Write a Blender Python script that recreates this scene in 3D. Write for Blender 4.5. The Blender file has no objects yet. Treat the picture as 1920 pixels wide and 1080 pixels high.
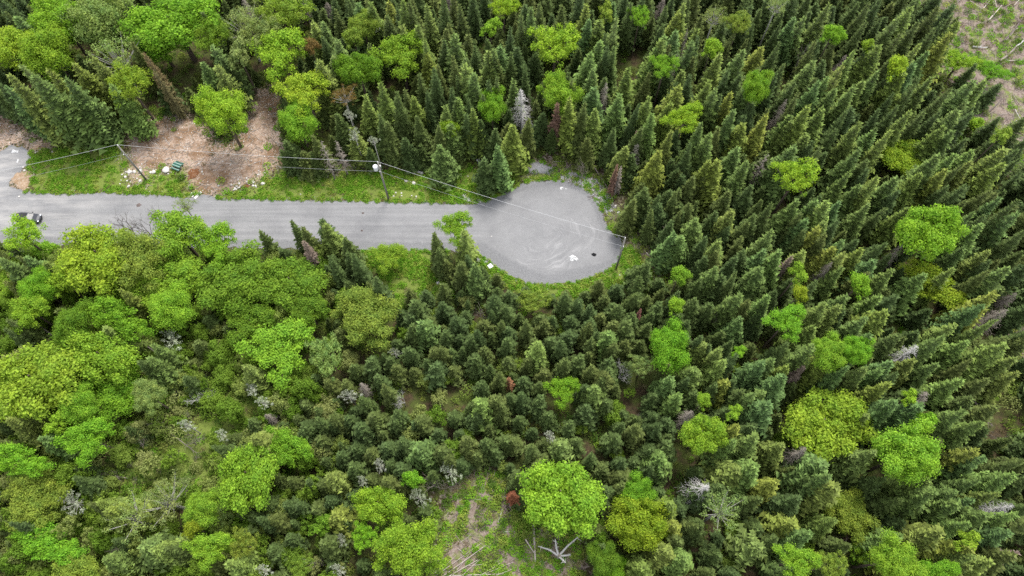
import bpy, math, random
import numpy as np
from mathutils import Vector, Matrix, noise as mnoise

# ------------------------------------------------------------------ camera, sky, sun, exposure
sc = bpy.context.scene
col = sc.collection
F_PX, TILT, CAM_H = 1340.0, math.radians(25.0), 112.0      # 1920-px focal length, tilt from straight down, flying height

cam_d = bpy.data.cameras.new('camera')
cam = bpy.data.objects.new('camera', cam_d)
col.objects.link(cam)
cam.location = (0, 0, CAM_H)
cam.rotation_euler = (TILT, 0, 0)
cam_d.sensor_width = 36.0
cam_d.lens = 36.0 * F_PX / 1920.0
cam_d.clip_start = 1.0
cam_d.clip_end = 9000.0
sc.camera = cam

SUN_EL, SUN_AZ = math.radians(62), math.radians(25)         # soft, high, from the upper part of the picture
world = bpy.data.worlds.new('World')
sc.world = world
world.use_nodes = True
nt = world.node_tree
nt.nodes.clear()
w_out = nt.nodes.new('ShaderNodeOutputWorld')
w_bg = nt.nodes.new('ShaderNodeBackground')
w_sky = nt.nodes.new('ShaderNodeTexSky')
w_hs = nt.nodes.new('ShaderNodeHueSaturation')              # cloud cover: the blue is mostly gone
w_sky.sky_type = 'NISHITA'
w_sky.sun_disc = False
w_sky.sun_elevation = SUN_EL
w_sky.sun_rotation = SUN_AZ
w_hs.inputs['Saturation'].default_value = 0.22
w_bg.inputs['Strength'].default_value = 0.15
nt.links.new(w_sky.outputs['Color'], w_hs.inputs['Color'])
nt.links.new(w_hs.outputs['Color'], w_bg.inputs['Color'])
nt.links.new(w_bg.outputs['Background'], w_out.inputs['Surface'])

sun_d = bpy.data.lights.new('sun', 'SUN')
sun_d.energy = 1.5
sun_d.angle = math.radians(18)
sun_d.color = (1.0, 0.96, 0.90)
sun = bpy.data.objects.new('sun', sun_d)
col.objects.link(sun)
sdir = Vector((math.sin(SUN_AZ) * math.cos(SUN_EL), math.cos(SUN_AZ) * math.cos(SUN_EL), math.sin(SUN_EL)))
sun.rotation_euler = sdir.to_track_quat('Z', 'Y').to_euler()
sun.location = sdir * 300

sc.view_settings.view_transform = 'Standard'
sc.view_settings.look = 'None'
sc.view_settings.gamma = 1.0
sc.view_settings.use_curve_mapping = False
sc.view_settings.exposure = 1.57
sc.render.engine = 'CYCLES'
sc.cycles.max_bounces = 6
sc.cycles.diffuse_bounces = 4
sc.cycles.glossy_bounces = 2
sc.cycles.transmission_bounces = 4
sc.cycles.use_denoising = False

# ------------------------------------------------------------------ helpers
rnd = random.Random(7)
nrg = np.random.default_rng(7)
ST, CT = math.sin(TILT), math.cos(TILT)


def P(px, py, z=0.0):
    """the point at height z that the photograph shows at pixel (px, py) of 1920 x 1080"""
    x = (px - 960) / F_PX
    v = (540 - py) / F_PX
    d = (x, ST + v * CT, -CT + v * ST)
    t = (z - CAM_H) / d[2]
    return Vector((d[0] * t, d[1] * t, z))


def pix(X, Y, Z):
    dz = Z - CAM_H
    f = Y * ST - dz * CT
    u = Y * CT + dz * ST
    return 960 + F_PX * X / f, 540 - F_PX * u / f


def ppm(X, Y, Z):
    return F_PX / (Y * ST - (Z - CAM_H) * CT)


def me(name, verts, faces, mats=(), smooth=False, mat_idx=None):
    m = bpy.data.meshes.new(name)
    m.from_pydata([tuple(v) for v in verts], [], faces)
    for k in mats:
        m.materials.append(k)
    if mat_idx is not None:
        m.polygons.foreach_set('material_index', mat_idx)
    if smooth:
        m.polygons.foreach_set('use_smooth', [True] * len(m.polygons))
    m.update()
    return m


def ob(name, mesh, parent=None):
    o = bpy.data.objects.new(name, mesh)
    col.objects.link(o)
    if parent is not None:
        o.parent = parent
    return o


def tag(o, label=None, cat=None, group=None, kind=None):
    if label:
        o['label'] = label
    if cat:
        o['category'] = cat
    if group:
        o['group'] = group
    if kind:
        o['kind'] = kind
    return o


def empty(name, loc, rz=0.0):
    o = bpy.data.objects.new(name, None)
    o.empty_display_size = 0.5
    col.objects.link(o)
    o.location = loc
    o.rotation_euler = (0, 0, rz)
    return o


class MB:
    """collects simple solids into one mesh"""

    def __init__(self):
        self.v, self.f = [], []

    def box(self, cx, cy, cz, sx, sy, sz, rz=0.0, rx=0.0):
        b = len(self.v)
        R = Matrix.Rotation(rz, 3, 'Z') @ Matrix.Rotation(rx, 3, 'X')
        for k in range(8):
            p = Vector(((k & 1) - .5, ((k >> 1) & 1) - .5, (k >> 2) - .5))
            p = R @ Vector((p.x * sx, p.y * sy, p.z * sz))
            self.v.append((cx + p.x, cy + p.y, cz + p.z))
        for f in ((0, 2, 3, 1), (4, 5, 7, 6), (0, 1, 5, 4), (2, 6, 7, 3), (0, 4, 6, 2), (1, 3, 7, 5)):
            self.f.append(tuple(b + i for i in f))
        return self

    def tube(self, pts, rads, n=6, cap=True):
        pts = [Vector(p) for p in pts]
        b = len(self.v)
        for i, p in enumerate(pts):
            t = (pts[min(i + 1, len(pts) - 1)] - pts[max(i - 1, 0)])
            if t.length < 1e-6:
                t = Vector((0, 0, 1))
            t.normalize()
            a = t.cross(Vector((0, 0, 1)) if abs(t.z) < .9 else Vector((1, 0, 0))).normalized()
            c = t.cross(a)
            for k in range(n):
                w = 2 * math.pi * k / n
                q = p + (a * math.cos(w) + c * math.sin(w)) * rads[i]
                self.v.append(tuple(q))
        for i in range(len(pts) - 1):
            for k in range(n):
                k2 = (k + 1) % n
                self.f.append((b + i * n + k, b + i * n + k2, b + (i + 1) * n + k2, b + (i + 1) * n + k))
        if cap:
            self.f.append(tuple(b + k for k in range(n))[::-1])
            self.f.append(tuple(b + (len(pts) - 1) * n + k for k in range(n)))
        return self

    def mesh(self, name, mat, smooth=False):
        return me(name, self.v, self.f, (mat,), smooth)

    def build(self, name, mat, parent=None, smooth=False):
        return ob(name, self.mesh(name, mat, smooth), parent)


# ------------------------------------------------------------------ materials
def new_mat(name):
    m = bpy.data.materials.new(name)
    m.use_nodes = True
    n = m.node_tree
    n.nodes.clear()
    out = n.nodes.new('ShaderNodeOutputMaterial')
    return m, n, out


def N(n, t, **kw):
    k = n.nodes.new(t)
    for a, b in kw.items():
        setattr(k, a, b)
    return k


def mixc(n, fac, a, b, blend='MIX'):
    k = n.nodes.new('ShaderNodeMix')
    k.data_type = 'RGBA'
    k.blend_type = blend
    for sock, val in ((k.inputs[0], fac), (k.inputs[6], a), (k.inputs[7], b)):
        if hasattr(val, 'links'):
            n.links.new(val, sock)
        elif isinstance(val, (int, float)):
            sock.default_value = val
        else:
            sock.default_value = (val[0], val[1], val[2], 1)
    return k.outputs[2]


def mth(n, op, a, b=None, clamp=False):
    k = n.nodes.new('ShaderNodeMath')
    k.operation = op
    k.use_clamp = clamp
    for i, v in enumerate((a, b)):
        if v is None:
            continue
        if hasattr(v, 'links'):
            n.links.new(v, k.inputs[i])
        else:
            k.inputs[i].default_value = v
    return k.outputs[0]


def ramp(n, fac, stops):
    k = n.nodes.new('ShaderNodeValToRGB')
    e = k.color_ramp.elements
    while len(e) < len(stops):
        e.new(0.5)
    for i, (p, c) in enumerate(stops):
        e[i].position = p
        e[i].color = (c[0], c[1], c[2], 1) if not isinstance(c, (int, float)) else (c, c, c, 1)
    n.links.new(fac, k.inputs[0])
    return k.outputs[0]


def noise_tex(n, scale, detail=4, rough=.6, vec=None, dist=0.0):
    k = n.nodes.new('ShaderNodeTexNoise')
    k.inputs['Scale'].default_value = scale
    k.inputs['Detail'].default_value = detail
    k.inputs['Roughness'].default_value = rough
    k.inputs['Distortion'].default_value = dist
    if vec is not None:
        n.links.new(vec, k.inputs['Vector'])
    return k.outputs[0]


def principled(n, out, colour, rough=.8, spec=.25, metal=0.0, bump=None, bump_d=.05):
    p = n.nodes.new('ShaderNodeBsdfPrincipled')
    if hasattr(colour, 'links'):
        n.links.new(colour, p.inputs['Base Color'])
    else:
        p.inputs['Base Color'].default_value = (colour[0], colour[1], colour[2], 1)
    p.inputs['Roughness'].default_value = rough
    p.inputs['Specular IOR Level'].default_value = spec
    p.inputs['Metallic'].default_value = metal
    if bump is not None:
        b = n.nodes.new('ShaderNodeBump')
        b.inputs['Strength'].default_value = 1.0
        b.inputs['Distance'].default_value = bump_d
        n.links.new(bump, b.inputs['Height'])
        n.links.new(b.outputs[0], p.inputs['Normal'])
    n.links.new(p.outputs[0], out.inputs['Surface'])
    return p


def simple_mat(name, c, rough=.7, spec=.3, metal=0.0, var=.15, scale=6.0):
    m, n, out = new_mat(name)
    tc = N(n, 'ShaderNodeTexCoord')
    f = noise_tex(n, scale, 4, .6, tc.outputs['Object'])
    a = tuple(x * (1 - var) for x in c)
    b = tuple(min(1, x * (1 + var)) for x in c)
    principled(n, out, ramp(n, f, ((.3, a), (.7, b))), rough, spec, metal)
    return m


def leaf_mat(name, lo, hi, use_obj, transl=.3, rough=.6, spec=.25, jit=.3, mid=None, shoot=None, tone=((.82, .88, .9), (1.10, 1.1, 1.0))):
    """foliage: colour varies per tree (object random), per branch (island random) and over the crown"""
    m, n, out = new_mat(name)
    oi = N(n, 'ShaderNodeObjectInfo')
    geo = N(n, 'ShaderNodeNewGeometry')
    tc = N(n, 'ShaderNodeTexCoord')
    stops = ((0, lo), (1, hi)) if mid is None else ((0, lo), (.5, mid), (1, hi))
    c = ramp(n, oi.outputs['Random'], stops)
    if use_obj:
        c = mixc(n, 1.0, c, oi.outputs['Color'], 'MULTIPLY')
    isl = ramp(n, geo.outputs['Random Per Island'], ((0, 1 - jit), (1, 1 + jit)))
    c = mixc(n, 1.0, c, isl, 'MULTIPLY')
    big = noise_tex(n, .7, 4, .65, tc.outputs['Object'])
    c = mixc(n, 1.0, c, ramp(n, big, ((.30, tone[0]), (.70, tone[1]))), 'MULTIPLY')
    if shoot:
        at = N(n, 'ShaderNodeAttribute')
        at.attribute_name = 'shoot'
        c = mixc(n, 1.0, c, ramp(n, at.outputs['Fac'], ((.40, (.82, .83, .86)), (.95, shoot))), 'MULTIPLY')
    p = N(n, 'ShaderNodeBsdfPrincipled')
    n.links.new(c, p.inputs['Base Color'])
    p.inputs['Roughness'].default_value = rough
    p.inputs['Specular IOR Level'].default_value = spec
    t = N(n, 'ShaderNodeBsdfTranslucent')
    tcol = mixc(n, 1.0, c, (1.08, 1.18, .6), 'MULTIPLY')
    n.links.new(tcol, t.inputs['Color'])
    mx = N(n, 'ShaderNodeMixShader')
    mx.inputs[0].default_value = transl
    n.links.new(p.outputs[0], mx.inputs[1])
    n.links.new(t.outputs[0], mx.inputs[2])
    n.links.new(mx.outputs[0], out.inputs['Surface'])
    return m


M = {}
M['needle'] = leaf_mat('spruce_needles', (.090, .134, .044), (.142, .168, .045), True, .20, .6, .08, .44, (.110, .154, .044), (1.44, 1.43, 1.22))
M['leaf'] = leaf_mat('spring_leaves', (.92, .92, .92), (1.08, 1.08, 1.08), True, .42, .6, .10, .34, tone=((.62, .76, .80), (1.20, 1.10, .95)))
M['weed'] = leaf_mat('weeds', (.125, .275, .020), (.31, .34, .07), False, .34, .6, .08, .32, (.18, .335, .028))
M['bush'] = leaf_mat('bush_leaves', (.125, .215, .024), (.27, .29, .10), True, .34, .6, .1, .3, (.185, .275, .034))
M['under'] = leaf_mat('undergrowth_leaves', (.065, .125, .020), (.21, .23, .055), False, .3, .6, .1, .35, (.12, .185, .026))
M['straw'] = leaf_mat('dry_grass', (.203, .156, .078), (.281, .234, .133), False, .2, .8, .1, .3)
M['blossom'] = leaf_mat('blossom_mix', (.328, .359, .265), (.437, .445, .390), True, .25, .7, .1, .4)
M['rust'] = leaf_mat('dead_needles', (.92, .92, .92), (1.05, 1.05, 1.05), True, .1, .8, .1, .3)
M['bark'] = simple_mat('bark', (.109, .086, .066), .9, .1, 0, .3, 9)
M['bark_pale'] = simple_mat('pale_bark', (.328, .312, .281), .8, .15, 0, .3, 7)
M['dead_wood'] = simple_mat('weathered_wood', (.205, .178, .148), .85, .15, 0, .3, 6)
M['dead_white'] = simple_mat('bleached_wood', (.40, .385, .365), .85, .15, 0, .2, 6)
M['dead_dark'] = simple_mat('dark_twigs', (.125, .101, .094), .9, .1, 0, .3, 6)
M['log'] = simple_mat('log_wood', (.367, .320, .281), .85, .15, 0, .25, 5)
M['rock'] = simple_mat('white_rock', (.515, .491, .460), .85, .2, 0, .18, 3)
M['rock_grey'] = simple_mat('grey_rock', (.265, .265, .265), .85, .2, 0, .3, 5)
M['rock_orange'] = simple_mat('orange_rock', (.359, .257, .164), .9, .1, 0, .3, 4)
M['pole_wood'] = simple_mat('pole_wood', (.20, .19, .165), .85, .15, 0, .2, 4)
M['wire'] = simple_mat('wire_aluminium', (.42, .42, .42), .45, .5, .2, .05, 4)
M['tank'] = simple_mat('tank_paint', (.608, .616, .624), .45, .4, 0, .05, 4)
M['porcelain'] = simple_mat('porcelain', (.7, .68, .66), .3, .5, 0, .05, 4)
M['board'] = simple_mat('bleached_board', (.577, .554, .523), .8, .2, 0, .15, 8)
M['plastic_white'] = simple_mat('white_plastic', (.50, .50, .50), .5, .4, 0, .06, 6)
M['black'] = simple_mat('black_rubber', (.02, .02, .022), .8, .3, 0, .2, 8)
M['paint_green'] = simple_mat('green_paint', (.012, .085, .06), .5, .4, 0, .25, 8)
M['paint_mint'] = simple_mat('faded_mint_paint', (.22, .32, .28), .6, .3, 0, .15, 8)
M['car_paint'] = simple_mat('dark_car_paint', (.028, .030, .038), .35, .4, 0, .05, 3)
M['car_glass'] = simple_mat('car_glass', (.015, .017, .02), .12, .25, 0, .02, 3)
M['car_lamp'] = simple_mat('lamp_glass', (.80, .82, .84), .15, .6, 0, .03, 3)
M['car_trim'] = simple_mat('black_trim', (.02, .02, .02), .6, .3, 0, .05, 3)
M['rim'] = simple_mat('alloy', (.5, .5, .52), .35, .5, .7, .05, 3)
M['tail'] = simple_mat('red_lamp', (.35, .015, .015), .3, .5, 0, .05, 3)

# ------------------------------------------------------------------ outlines of the ground, in photograph pixels at ground level
ROAD = [(-260, 352), (-120, 352), (-60, 340), (-60, 296), (-20, 292), (0, 286), (18, 273), (42, 274), (57, 288), (54, 308), (38, 322), (22, 336), (18, 346),
        (34, 358), (80, 363), (140, 363), (200, 362), (270, 364), (340, 369), (368, 366), (392, 366), (400, 371), (430, 374), (500, 374), (560, 375), (640, 377), (700, 378),
        (770, 380), (840, 381), (880, 382), (905, 379), (930, 370), (955, 357), (980, 345), (1005, 339), (1035, 337), (1065, 340), (1090, 349),
        (1108, 363), (1122, 382), (1131, 402), (1138, 424), (1150, 438), (1166, 448), (1168, 470), (1160, 490), (1145, 503), (1120, 516), (1090, 526),
        (1060, 531), (1020, 534), (985, 529), (955, 518), (930, 502), (912, 488), (896, 477), (870, 470), (800, 469), (700, 471), (620, 468), (560, 466),
        (450, 464), (340, 461), (220, 458), (100, 458), (0, 455), (-260, 455)]
DIRT = [[(228, 278), (240, 244), (290, 224), (350, 214), (385, 236), (400, 268), (440, 272), (458, 236), (458, 190), (480, 168), (518, 160), (530, 196), (530, 296),
         (512, 326), (470, 346), (425, 364), (392, 368), (368, 368), (352, 346), (338, 322), (300, 318), (268, 360), (246, 360), (236, 322), (222, 300)],
        [(-260, 180), (10, 222), (60, 258), (100, 262), (105, 276), (58, 290), (40, 272), (16, 272), (-20, 296), (-60, 296), (-260, 300)],
        [(55, 305), (62, 318), (58, 344), (40, 356), (22, 345), (24, 334)]]
GRASS = [[(52, 300), (62, 288), (110, 278), (200, 268), (232, 272), (236, 322), (246, 362), (60, 363), (52, 340)],
         [(246, 350), (268, 336), (300, 330), (348, 340), (366, 366), (340, 368), (246, 365)],
         [(268, 322), (300, 318), (336, 316), (346, 332), (300, 338), (270, 334)],
         [(412, 374), (440, 360), (480, 346), (518, 324), (600, 330), (690, 326), (780, 312), (860, 306), (930, 316), (985, 322), (970, 342), (930, 366), (904, 378), (870, 383), (560, 377)],
         [(680, 478), (700, 470), (830, 470), (850, 560), (740, 566), (700, 540), (668, 510)],
         [(1150, 500), (1166, 470), (1190, 466), (1240, 500), (1262, 540), (1180, 545), (1040, 560), (985, 545), (1000, 534), (1100, 528)],
         [(985, 330), (1030, 325), (1075, 325), (1120, 340), (1150, 372), (1150, 440), (1136, 424), (1122, 382), (1090, 349), (1036, 337), (985, 342)],
         [(895, 478), (930, 502), (985, 530), (975, 545), (930, 530), (895, 510)]]
OPEN = [[(1695, -60), (1738, 50), (1760, 105), (1786, 150), (1812, 212), (1842, 268), (1876, 300), (1920, 345), (2200, 420), (2200, -60)],     # cut-over land
        [(1880, 610), (2050, 580), (2050, 690), (1910, 680)],
        [(826, 905), (870, 880), (940, 890), (952, 950), (1000, 985), (1080, 1000), (1095, 1090), (1080, 1200), (800, 1200), (822, 1040), (838, 980)],
        [(1180, 440), (1215, 440), (1250, 480), (1250, 520), (1200, 520), (1170, 470)],
        [(560, 300), (680, 300), (690, 330), (560, 336)],
        [(978, 332), (984, 298), (1042, 298), (1078, 314), (1122, 328), (1158, 366), (1160, 410), (1140, 420), (1100, 350), (1036, 336)]]
SHRUB = [[(180, 900), (230, 860), (330, 800), (400, 740), (470, 690), (520, 690), (560, 740), (500, 790), (440, 830), (410, 900), (330, 940), (240, 920)],
         [(735, 735), (760, 715), (830, 735), (900, 705), (900, 770), (830, 800), (740, 790)],
         [(1175, 700), (1215, 690), (1225, 740), (1190, 790), (1165, 780)],
         [(1085, 800), (1130, 805), (1130, 855), (1082, 850)],
         [(1030, 695), (1050, 695), (1090, 780), (1075, 820), (1040, 770)],
         [(1250, 880), (1280, 880), (1290, 950), (1250, 940)],
         [(1295, 385), (1400, 370), (1400, 410), (1310, 420)],
         [(1110, 110), (1220, 120), (1210, 190), (1150, 200)],
         [(900, 70), (945, 70), (930, 120), (895, 110)],
         [(590, 610), (700, 655), (730, 690), (640, 720), (560, 690)],
         [(1790, 700), (1900, 700), (1960, 820), (1840, 830), (1790, 770)]]


def poly_w(poly):
    return np.array([[P(x, y).x, P(x, y).y] for x, y in poly])


def sdist(pts, poly):
    """signed distance of many points to a polygon, positive inside"""
    pts = np.asarray(pts, float)
    n = len(poly)
    inside = np.zeros(len(pts), bool)
    dmin = np.full(len(pts), 1e9)
    for i in range(n):
        a, b = poly[i], poly[(i + 1) % n]
        ab = b - a
        t = np.clip(((pts - a) @ ab) / max(ab @ ab, 1e-9), 0, 1)
        d = np.hypot(*(pts - a - t[:, None] * ab).T)
        dmin = np.minimum(dmin, d)
        c = ((a[1] > pts[:, 1]) != (b[1] > pts[:, 1]))
        with np.errstate(divide='ignore', invalid='ignore'):
            xi = (b[0] - a[0]) * (pts[:, 1] - a[1]) / (b[1] - a[1] if b[1] != a[1] else 1e-9) + a[0]
        inside ^= c & (pts[:, 0] < xi)
    return np.where(inside, dmin, -dmin)


def smax(pts, polys):
    r = np.full(len(pts), -1e9)
    for p in polys:
        r = np.maximum(r, sdist(pts, p))
    return r


W_ROAD = poly_w(ROAD)
W_DIRT = [poly_w(p) for p in DIRT]
W_GRASS = [poly_w(p) for p in GRASS]
W_OPEN = [poly_w(p) for p in OPEN]
W_SHRUB = [poly_w(p) for p in SHRUB]


def fbm(pts, s, seed=0.0, oct=3):
    return np.array([mnoise.fractal((x * s + seed, y * s - seed, seed), 1.0, 2.0, oct) for x, y in pts])


# ------------------------------------------------------------------ ground: one sheet to the horizon, fine near the camera
xs = np.concatenate(([-6000, -2500, -900, -400, -220], np.arange(-150, 150.1, .8), [220, 400, 900, 2500, 6000]))
ys = np.concatenate(([-6000, -2500, -900, -300, -100], np.arange(-40, 160.1, .8), [230, 400, 900, 2500, 6000]))
gx, gy = np.meshgrid(xs, ys)
gp2 = np.stack((gx.ravel(), gy.ravel()), 1)
inner = (np.abs(gp2[:, 0]) < 151) & (gp2[:, 1] > -41) & (gp2[:, 1] < 161)
s_road = np.full(len(gp2), -50.0); s_road[inner] = sdist(gp2[inner], W_ROAD)
s_dirt = np.full(len(gp2), -50.0); s_dirt[inner] = smax(gp2[inner], W_DIRT)
s_grass = np.full(len(gp2), -50.0); s_grass[inner] = smax(gp2[inner], W_GRASS)
s_open = np.full(len(gp2), -50.0); s_open[inner] = smax(gp2[inner], W_OPEN)
s_low = smax(gp2[inner], W_SHRUB[:1])
s_grass[inner] = np.maximum(s_grass[inner], s_low - 1.2)          # the lower clearings are overgrown
nz = np.zeros(len(gp2)); nz[inner] = fbm(gp2[inner], .12, 3.0, 4)
flat = np.clip((-s_road - .5) / 3.0, 0, 1)
gz = np.where(inner, nz * .28 * flat - .12 * flat, -.1)
gz = np.where(s_dirt > 0, gz * .6, gz)
nxv, nyv = len(xs), len(ys)
fq = [(j * nxv + i, j * nxv + i + 1, (j + 1) * nxv + i + 1, (j + 1) * nxv + i) for j in range(nyv - 1) for i in range(nxv - 1)]


def ground_material():
    m, n, out = new_mat('forest_ground')
    geo = N(n, 'ShaderNodeNewGeometry')
    pos = geo.outputs['Position']

    def att(name):
        a = N(n, 'ShaderNodeAttribute')
        a.attribute_name = name
        return a.outputs['Fac']
    n1 = noise_tex(n, .35, 6, .65, pos)
    n2 = noise_tex(n, 2.2, 6, .7, pos)
    n3 = noise_tex(n, 9.0, 5, .7, pos)
    forest = ramp(n, n2, ((.3, (.025, .022, .014)), (.5, (.060, .044, .025)), (.7, (.098, .064, .038))))
    moss = ramp(n, n3, ((.35, (.045, .060, .015)), (.7, (.095, .115, .030))))
    forest = mixc(n, ramp(n, n1, ((.42, 0), (.58, 1))), forest, moss)
    dirt = ramp(n, n2, ((.28, (.17, .105, .072)), (.5, (.325, .238, .182)), (.72, (.47, .385, .32))))
    dirt = mixc(n, ramp(n, noise_tex(n, .22, 5, .65, pos), ((.45, 0), (.57, 1))), dirt, (.185, .115, .070))
    dirt = mixc(n, ramp(n, n3, ((.60, 0), (.72, .8))), dirt, (.444, .392, .340))
    grass = ramp(n, n3, ((.3, (.095, .115, .028)), (.55, (.14, .19, .035)), (.75, (.26, .22, .12))))
    opn = ramp(n, n2, ((.28, (.085, .062, .046)), (.5, (.195, .152, .126)), (.72, (.29, .245, .215))))
    opn = mixc(n, ramp(n, n1, ((.48, 0), (.58, .9))), opn, grass)

    def edge(s):
        return ramp(n, mth(n, 'ADD', s, mth(n, 'MULTIPLY', mth(n, 'SUBTRACT', n2, .5), 3.2)), ((.46, 0), (.54, 1)))
    c = mixc(n, edge(att('open')), forest, opn)
    c = mixc(n, edge(att('dirt')), c, dirt)
    c = mixc(n, edge(att('grass')), c, grass)
    principled(n, out, c, .95, .1, 0, n3, .06)
    return m


gm = me('ground', np.column_stack((gp2, gz)), fq, (ground_material(),), True)
for nm, s in (('dirt', s_dirt), ('grass', s_grass), ('open', s_open)):
    a = gm.attributes.new(nm, 'FLOAT', 'POINT')
    a.data.foreach_set('value', np.clip(s * .16 + .5, 0, 1).astype(np.float32))
ground = tag(ob('ground', gm), kind='structure')
GRIDX, GRIDY, GZ = xs, ys, gz.reshape(nyv, nxv)


def gh(x, y):
    i = int(np.clip(np.searchsorted(GRIDX, x) - 1, 0, nxv - 2))
    j = int(np.clip(np.searchsorted(GRIDY, y) - 1, 0, nyv - 2))
    u = (x - GRIDX[i]) / (GRIDX[i + 1] - GRIDX[i])
    v = (y - GRIDY[j]) / (GRIDY[j + 1] - GRIDY[j])
    return float((GZ[j, i] * (1 - u) + GZ[j, i + 1] * u) * (1 - v) + (GZ[j + 1, i] * (1 - u) + GZ[j + 1, i + 1] * u) * v)


# ------------------------------------------------------------------ gravel road with turning circle
def ragged(poly, step=.4, amp=.5, seed=1.0):
    out = []
    n = len(poly)
    for i in range(n):
        a, b = poly[i], poly[(i + 1) % n]
        L = np.hypot(*(b - a))
        k = max(1, int(L / step))
        nrm = np.array([-(b - a)[1], (b - a)[0]]) / max(L, 1e-6)
        for q in range(k):
            p = a + (b - a) * q / k
            d = mnoise.fractal((p[0] * .8 + seed, p[1] * .8, seed), 1.0, 2.0, 4) * amp
            out.append(p + nrm * d)
    return out


CC = P(1005, 440)                                            # middle of the turning circle


def road_material():
    m, n, out = new_mat('road_gravel')
    geo = N(n, 'ShaderNodeNewGeometry')
    sep = N(n, 'ShaderNodeSeparateXYZ')
    n.links.new(geo.outputs['Position'], sep.inputs[0])
    x, y = sep.outputs[0], sep.outputs[1]
    pos = geo.outputs['Position']
    fine = noise_tex(n, 5.0, 8, .75, pos)
    big = noise_tex(n, .17, 6, .65, pos)
    c = ramp(n, fine, ((.25, (.148, .148, .151)), (.5, (.198, .197, .199)), (.75, (.248, .246, .246))))
    c = mixc(n, 1.0, c, ramp(n, big, ((.28, (.80, .80, .81)), (.5, (.98, .98, .98)), (.72, (1.10, 1.10, 1.10)))), 'MULTIPLY')
    # wheel-worn streaks along the road
    mp = N(n, 'ShaderNodeMapping')
    mp.inputs['Scale'].default_value = (.035, 1.3, 1)
    mp.inputs['Rotation'].default_value = (0, 0, math.radians(1.2))
    n.links.new(pos, mp.inputs['Vector'])
    st = noise_tex(n, 1.0, 5, .6, mp.outputs[0])
    lane = ramp(n, st, ((.36, (.90, .90, .91)), (.5, (1, 1, 1)), (.66, (1.13, 1.12, 1.12))))
    # scrub rings where vehicles turn round
    dx = mth(n, 'SUBTRACT', x, CC.x + .2)
    dy = mth(n, 'SUBTRACT', y, CC.y)
    r = mth(n, 'SQRT', mth(n, 'ADD', mth(n, 'MULTIPLY', dx, dx), mth(n, 'MULTIPLY', mth(n, 'MULTIPLY', dy, dy), 1.7)))
    r = mth(n, 'ADD', r, mth(n, 'MULTIPLY', noise_tex(n, .075, 3, .55, pos), 11.0))
    comb = N(n, 'ShaderNodeCombineXYZ')
    n.links.new(mth(n, 'MULTIPLY', r, .95), comb.inputs[0])
    ang = mth(n, 'ARCTAN2', dy, dx)
    n.links.new(mth(n, 'MULTIPLY', ang, .45), comb.inputs[1])
    rg = noise_tex(n, 1.6, 5, .7, comb.outputs[0])
    ring = ramp(n, rg, ((.34, (.88, .88, .89)), (.50, (1, 1, 1)), (.64, (1.42, 1.41, 1.40))))
    # the marks are arcs on the far and lower side of the turn, broken and uneven
    win = ramp(n, mth(n, 'DIVIDE', r, 20.0), ((.36, 0), (.46, 1), (.70, 1), (.84, 0)))
    side = ramp(n, mth(n, 'ADD', mth(n, 'MULTIPLY', mth(n, 'COSINE', mth(n, 'ADD', ang, .75)), .5), .5), ((.45, 0), (.75, 1)))
    frag = ramp(n, noise_tex(n, .16, 3, .6, pos), ((.36, .15), (.58, 1)))
    ring = mixc(n, mth(n, 'MULTIPLY', mth(n, 'MULTIPLY', win, side), frag), (1, 1, 1), ring)
    inc = ramp(n, mth(n, 'DIVIDE', mth(n, 'ADD', x, 20.0), 40.0), ((.30, 0), (.42, 1)))
    c = mixc(n, 1.0, c, mixc(n, inc, lane, ring), 'MULTIPLY')
    # pale dried dust near the driveway, and darker coarse stone along the lower edge
    dust = mth(n, 'MULTIPLY', ramp(n, mth(n, 'DIVIDE', mth(n, 'ADD', x, 110), 60), ((.10, 1), (.75, 0))), ramp(n, noise_tex(n, .3, 5, .65, mp.outputs[0]), ((.40, 0), (.62, 1))))
    mp2 = N(n, 'ShaderNodeMapping')
    mp2.inputs['Scale'].default_value = (.16, .7, 1)
    n.links.new(pos, mp2.inputs['Vector'])
    dn = ramp(n, noise_tex(n, 1.0, 5, .65, mp2.outputs[0]), ((.42, 0), (.66, .85)))
    c = mixc(n, mth(n, 'MULTIPLY', dn, ramp(n, mth(n, 'DIVIDE', mth(n, 'ADD', x, 110), 60), ((.10, 1), (.8, 0)))), c, (.36, .345, .33))
    a = N(n, 'ShaderNodeAttribute')
    a.attribute_name = 'edge'
    coarse = ramp(n, noise_tex(n, 7.0, 6, .8, pos), ((.35, (.072, .072, .076)), (.65, (.238, .238, .241))))
    ed = ramp(n, mth(n, 'ADD', a.outputs['Fac'], mth(n, 'MULTIPLY', mth(n, 'SUBTRACT', noise_tex(n, .8, 4, .6, pos), .5), .5)), ((.42, 0), (.58, .8)))
    c = mixc(n, ed, c, coarse)
    principled(n, out, c, .95, .12, 0, fine, .02)
    return m


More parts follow.
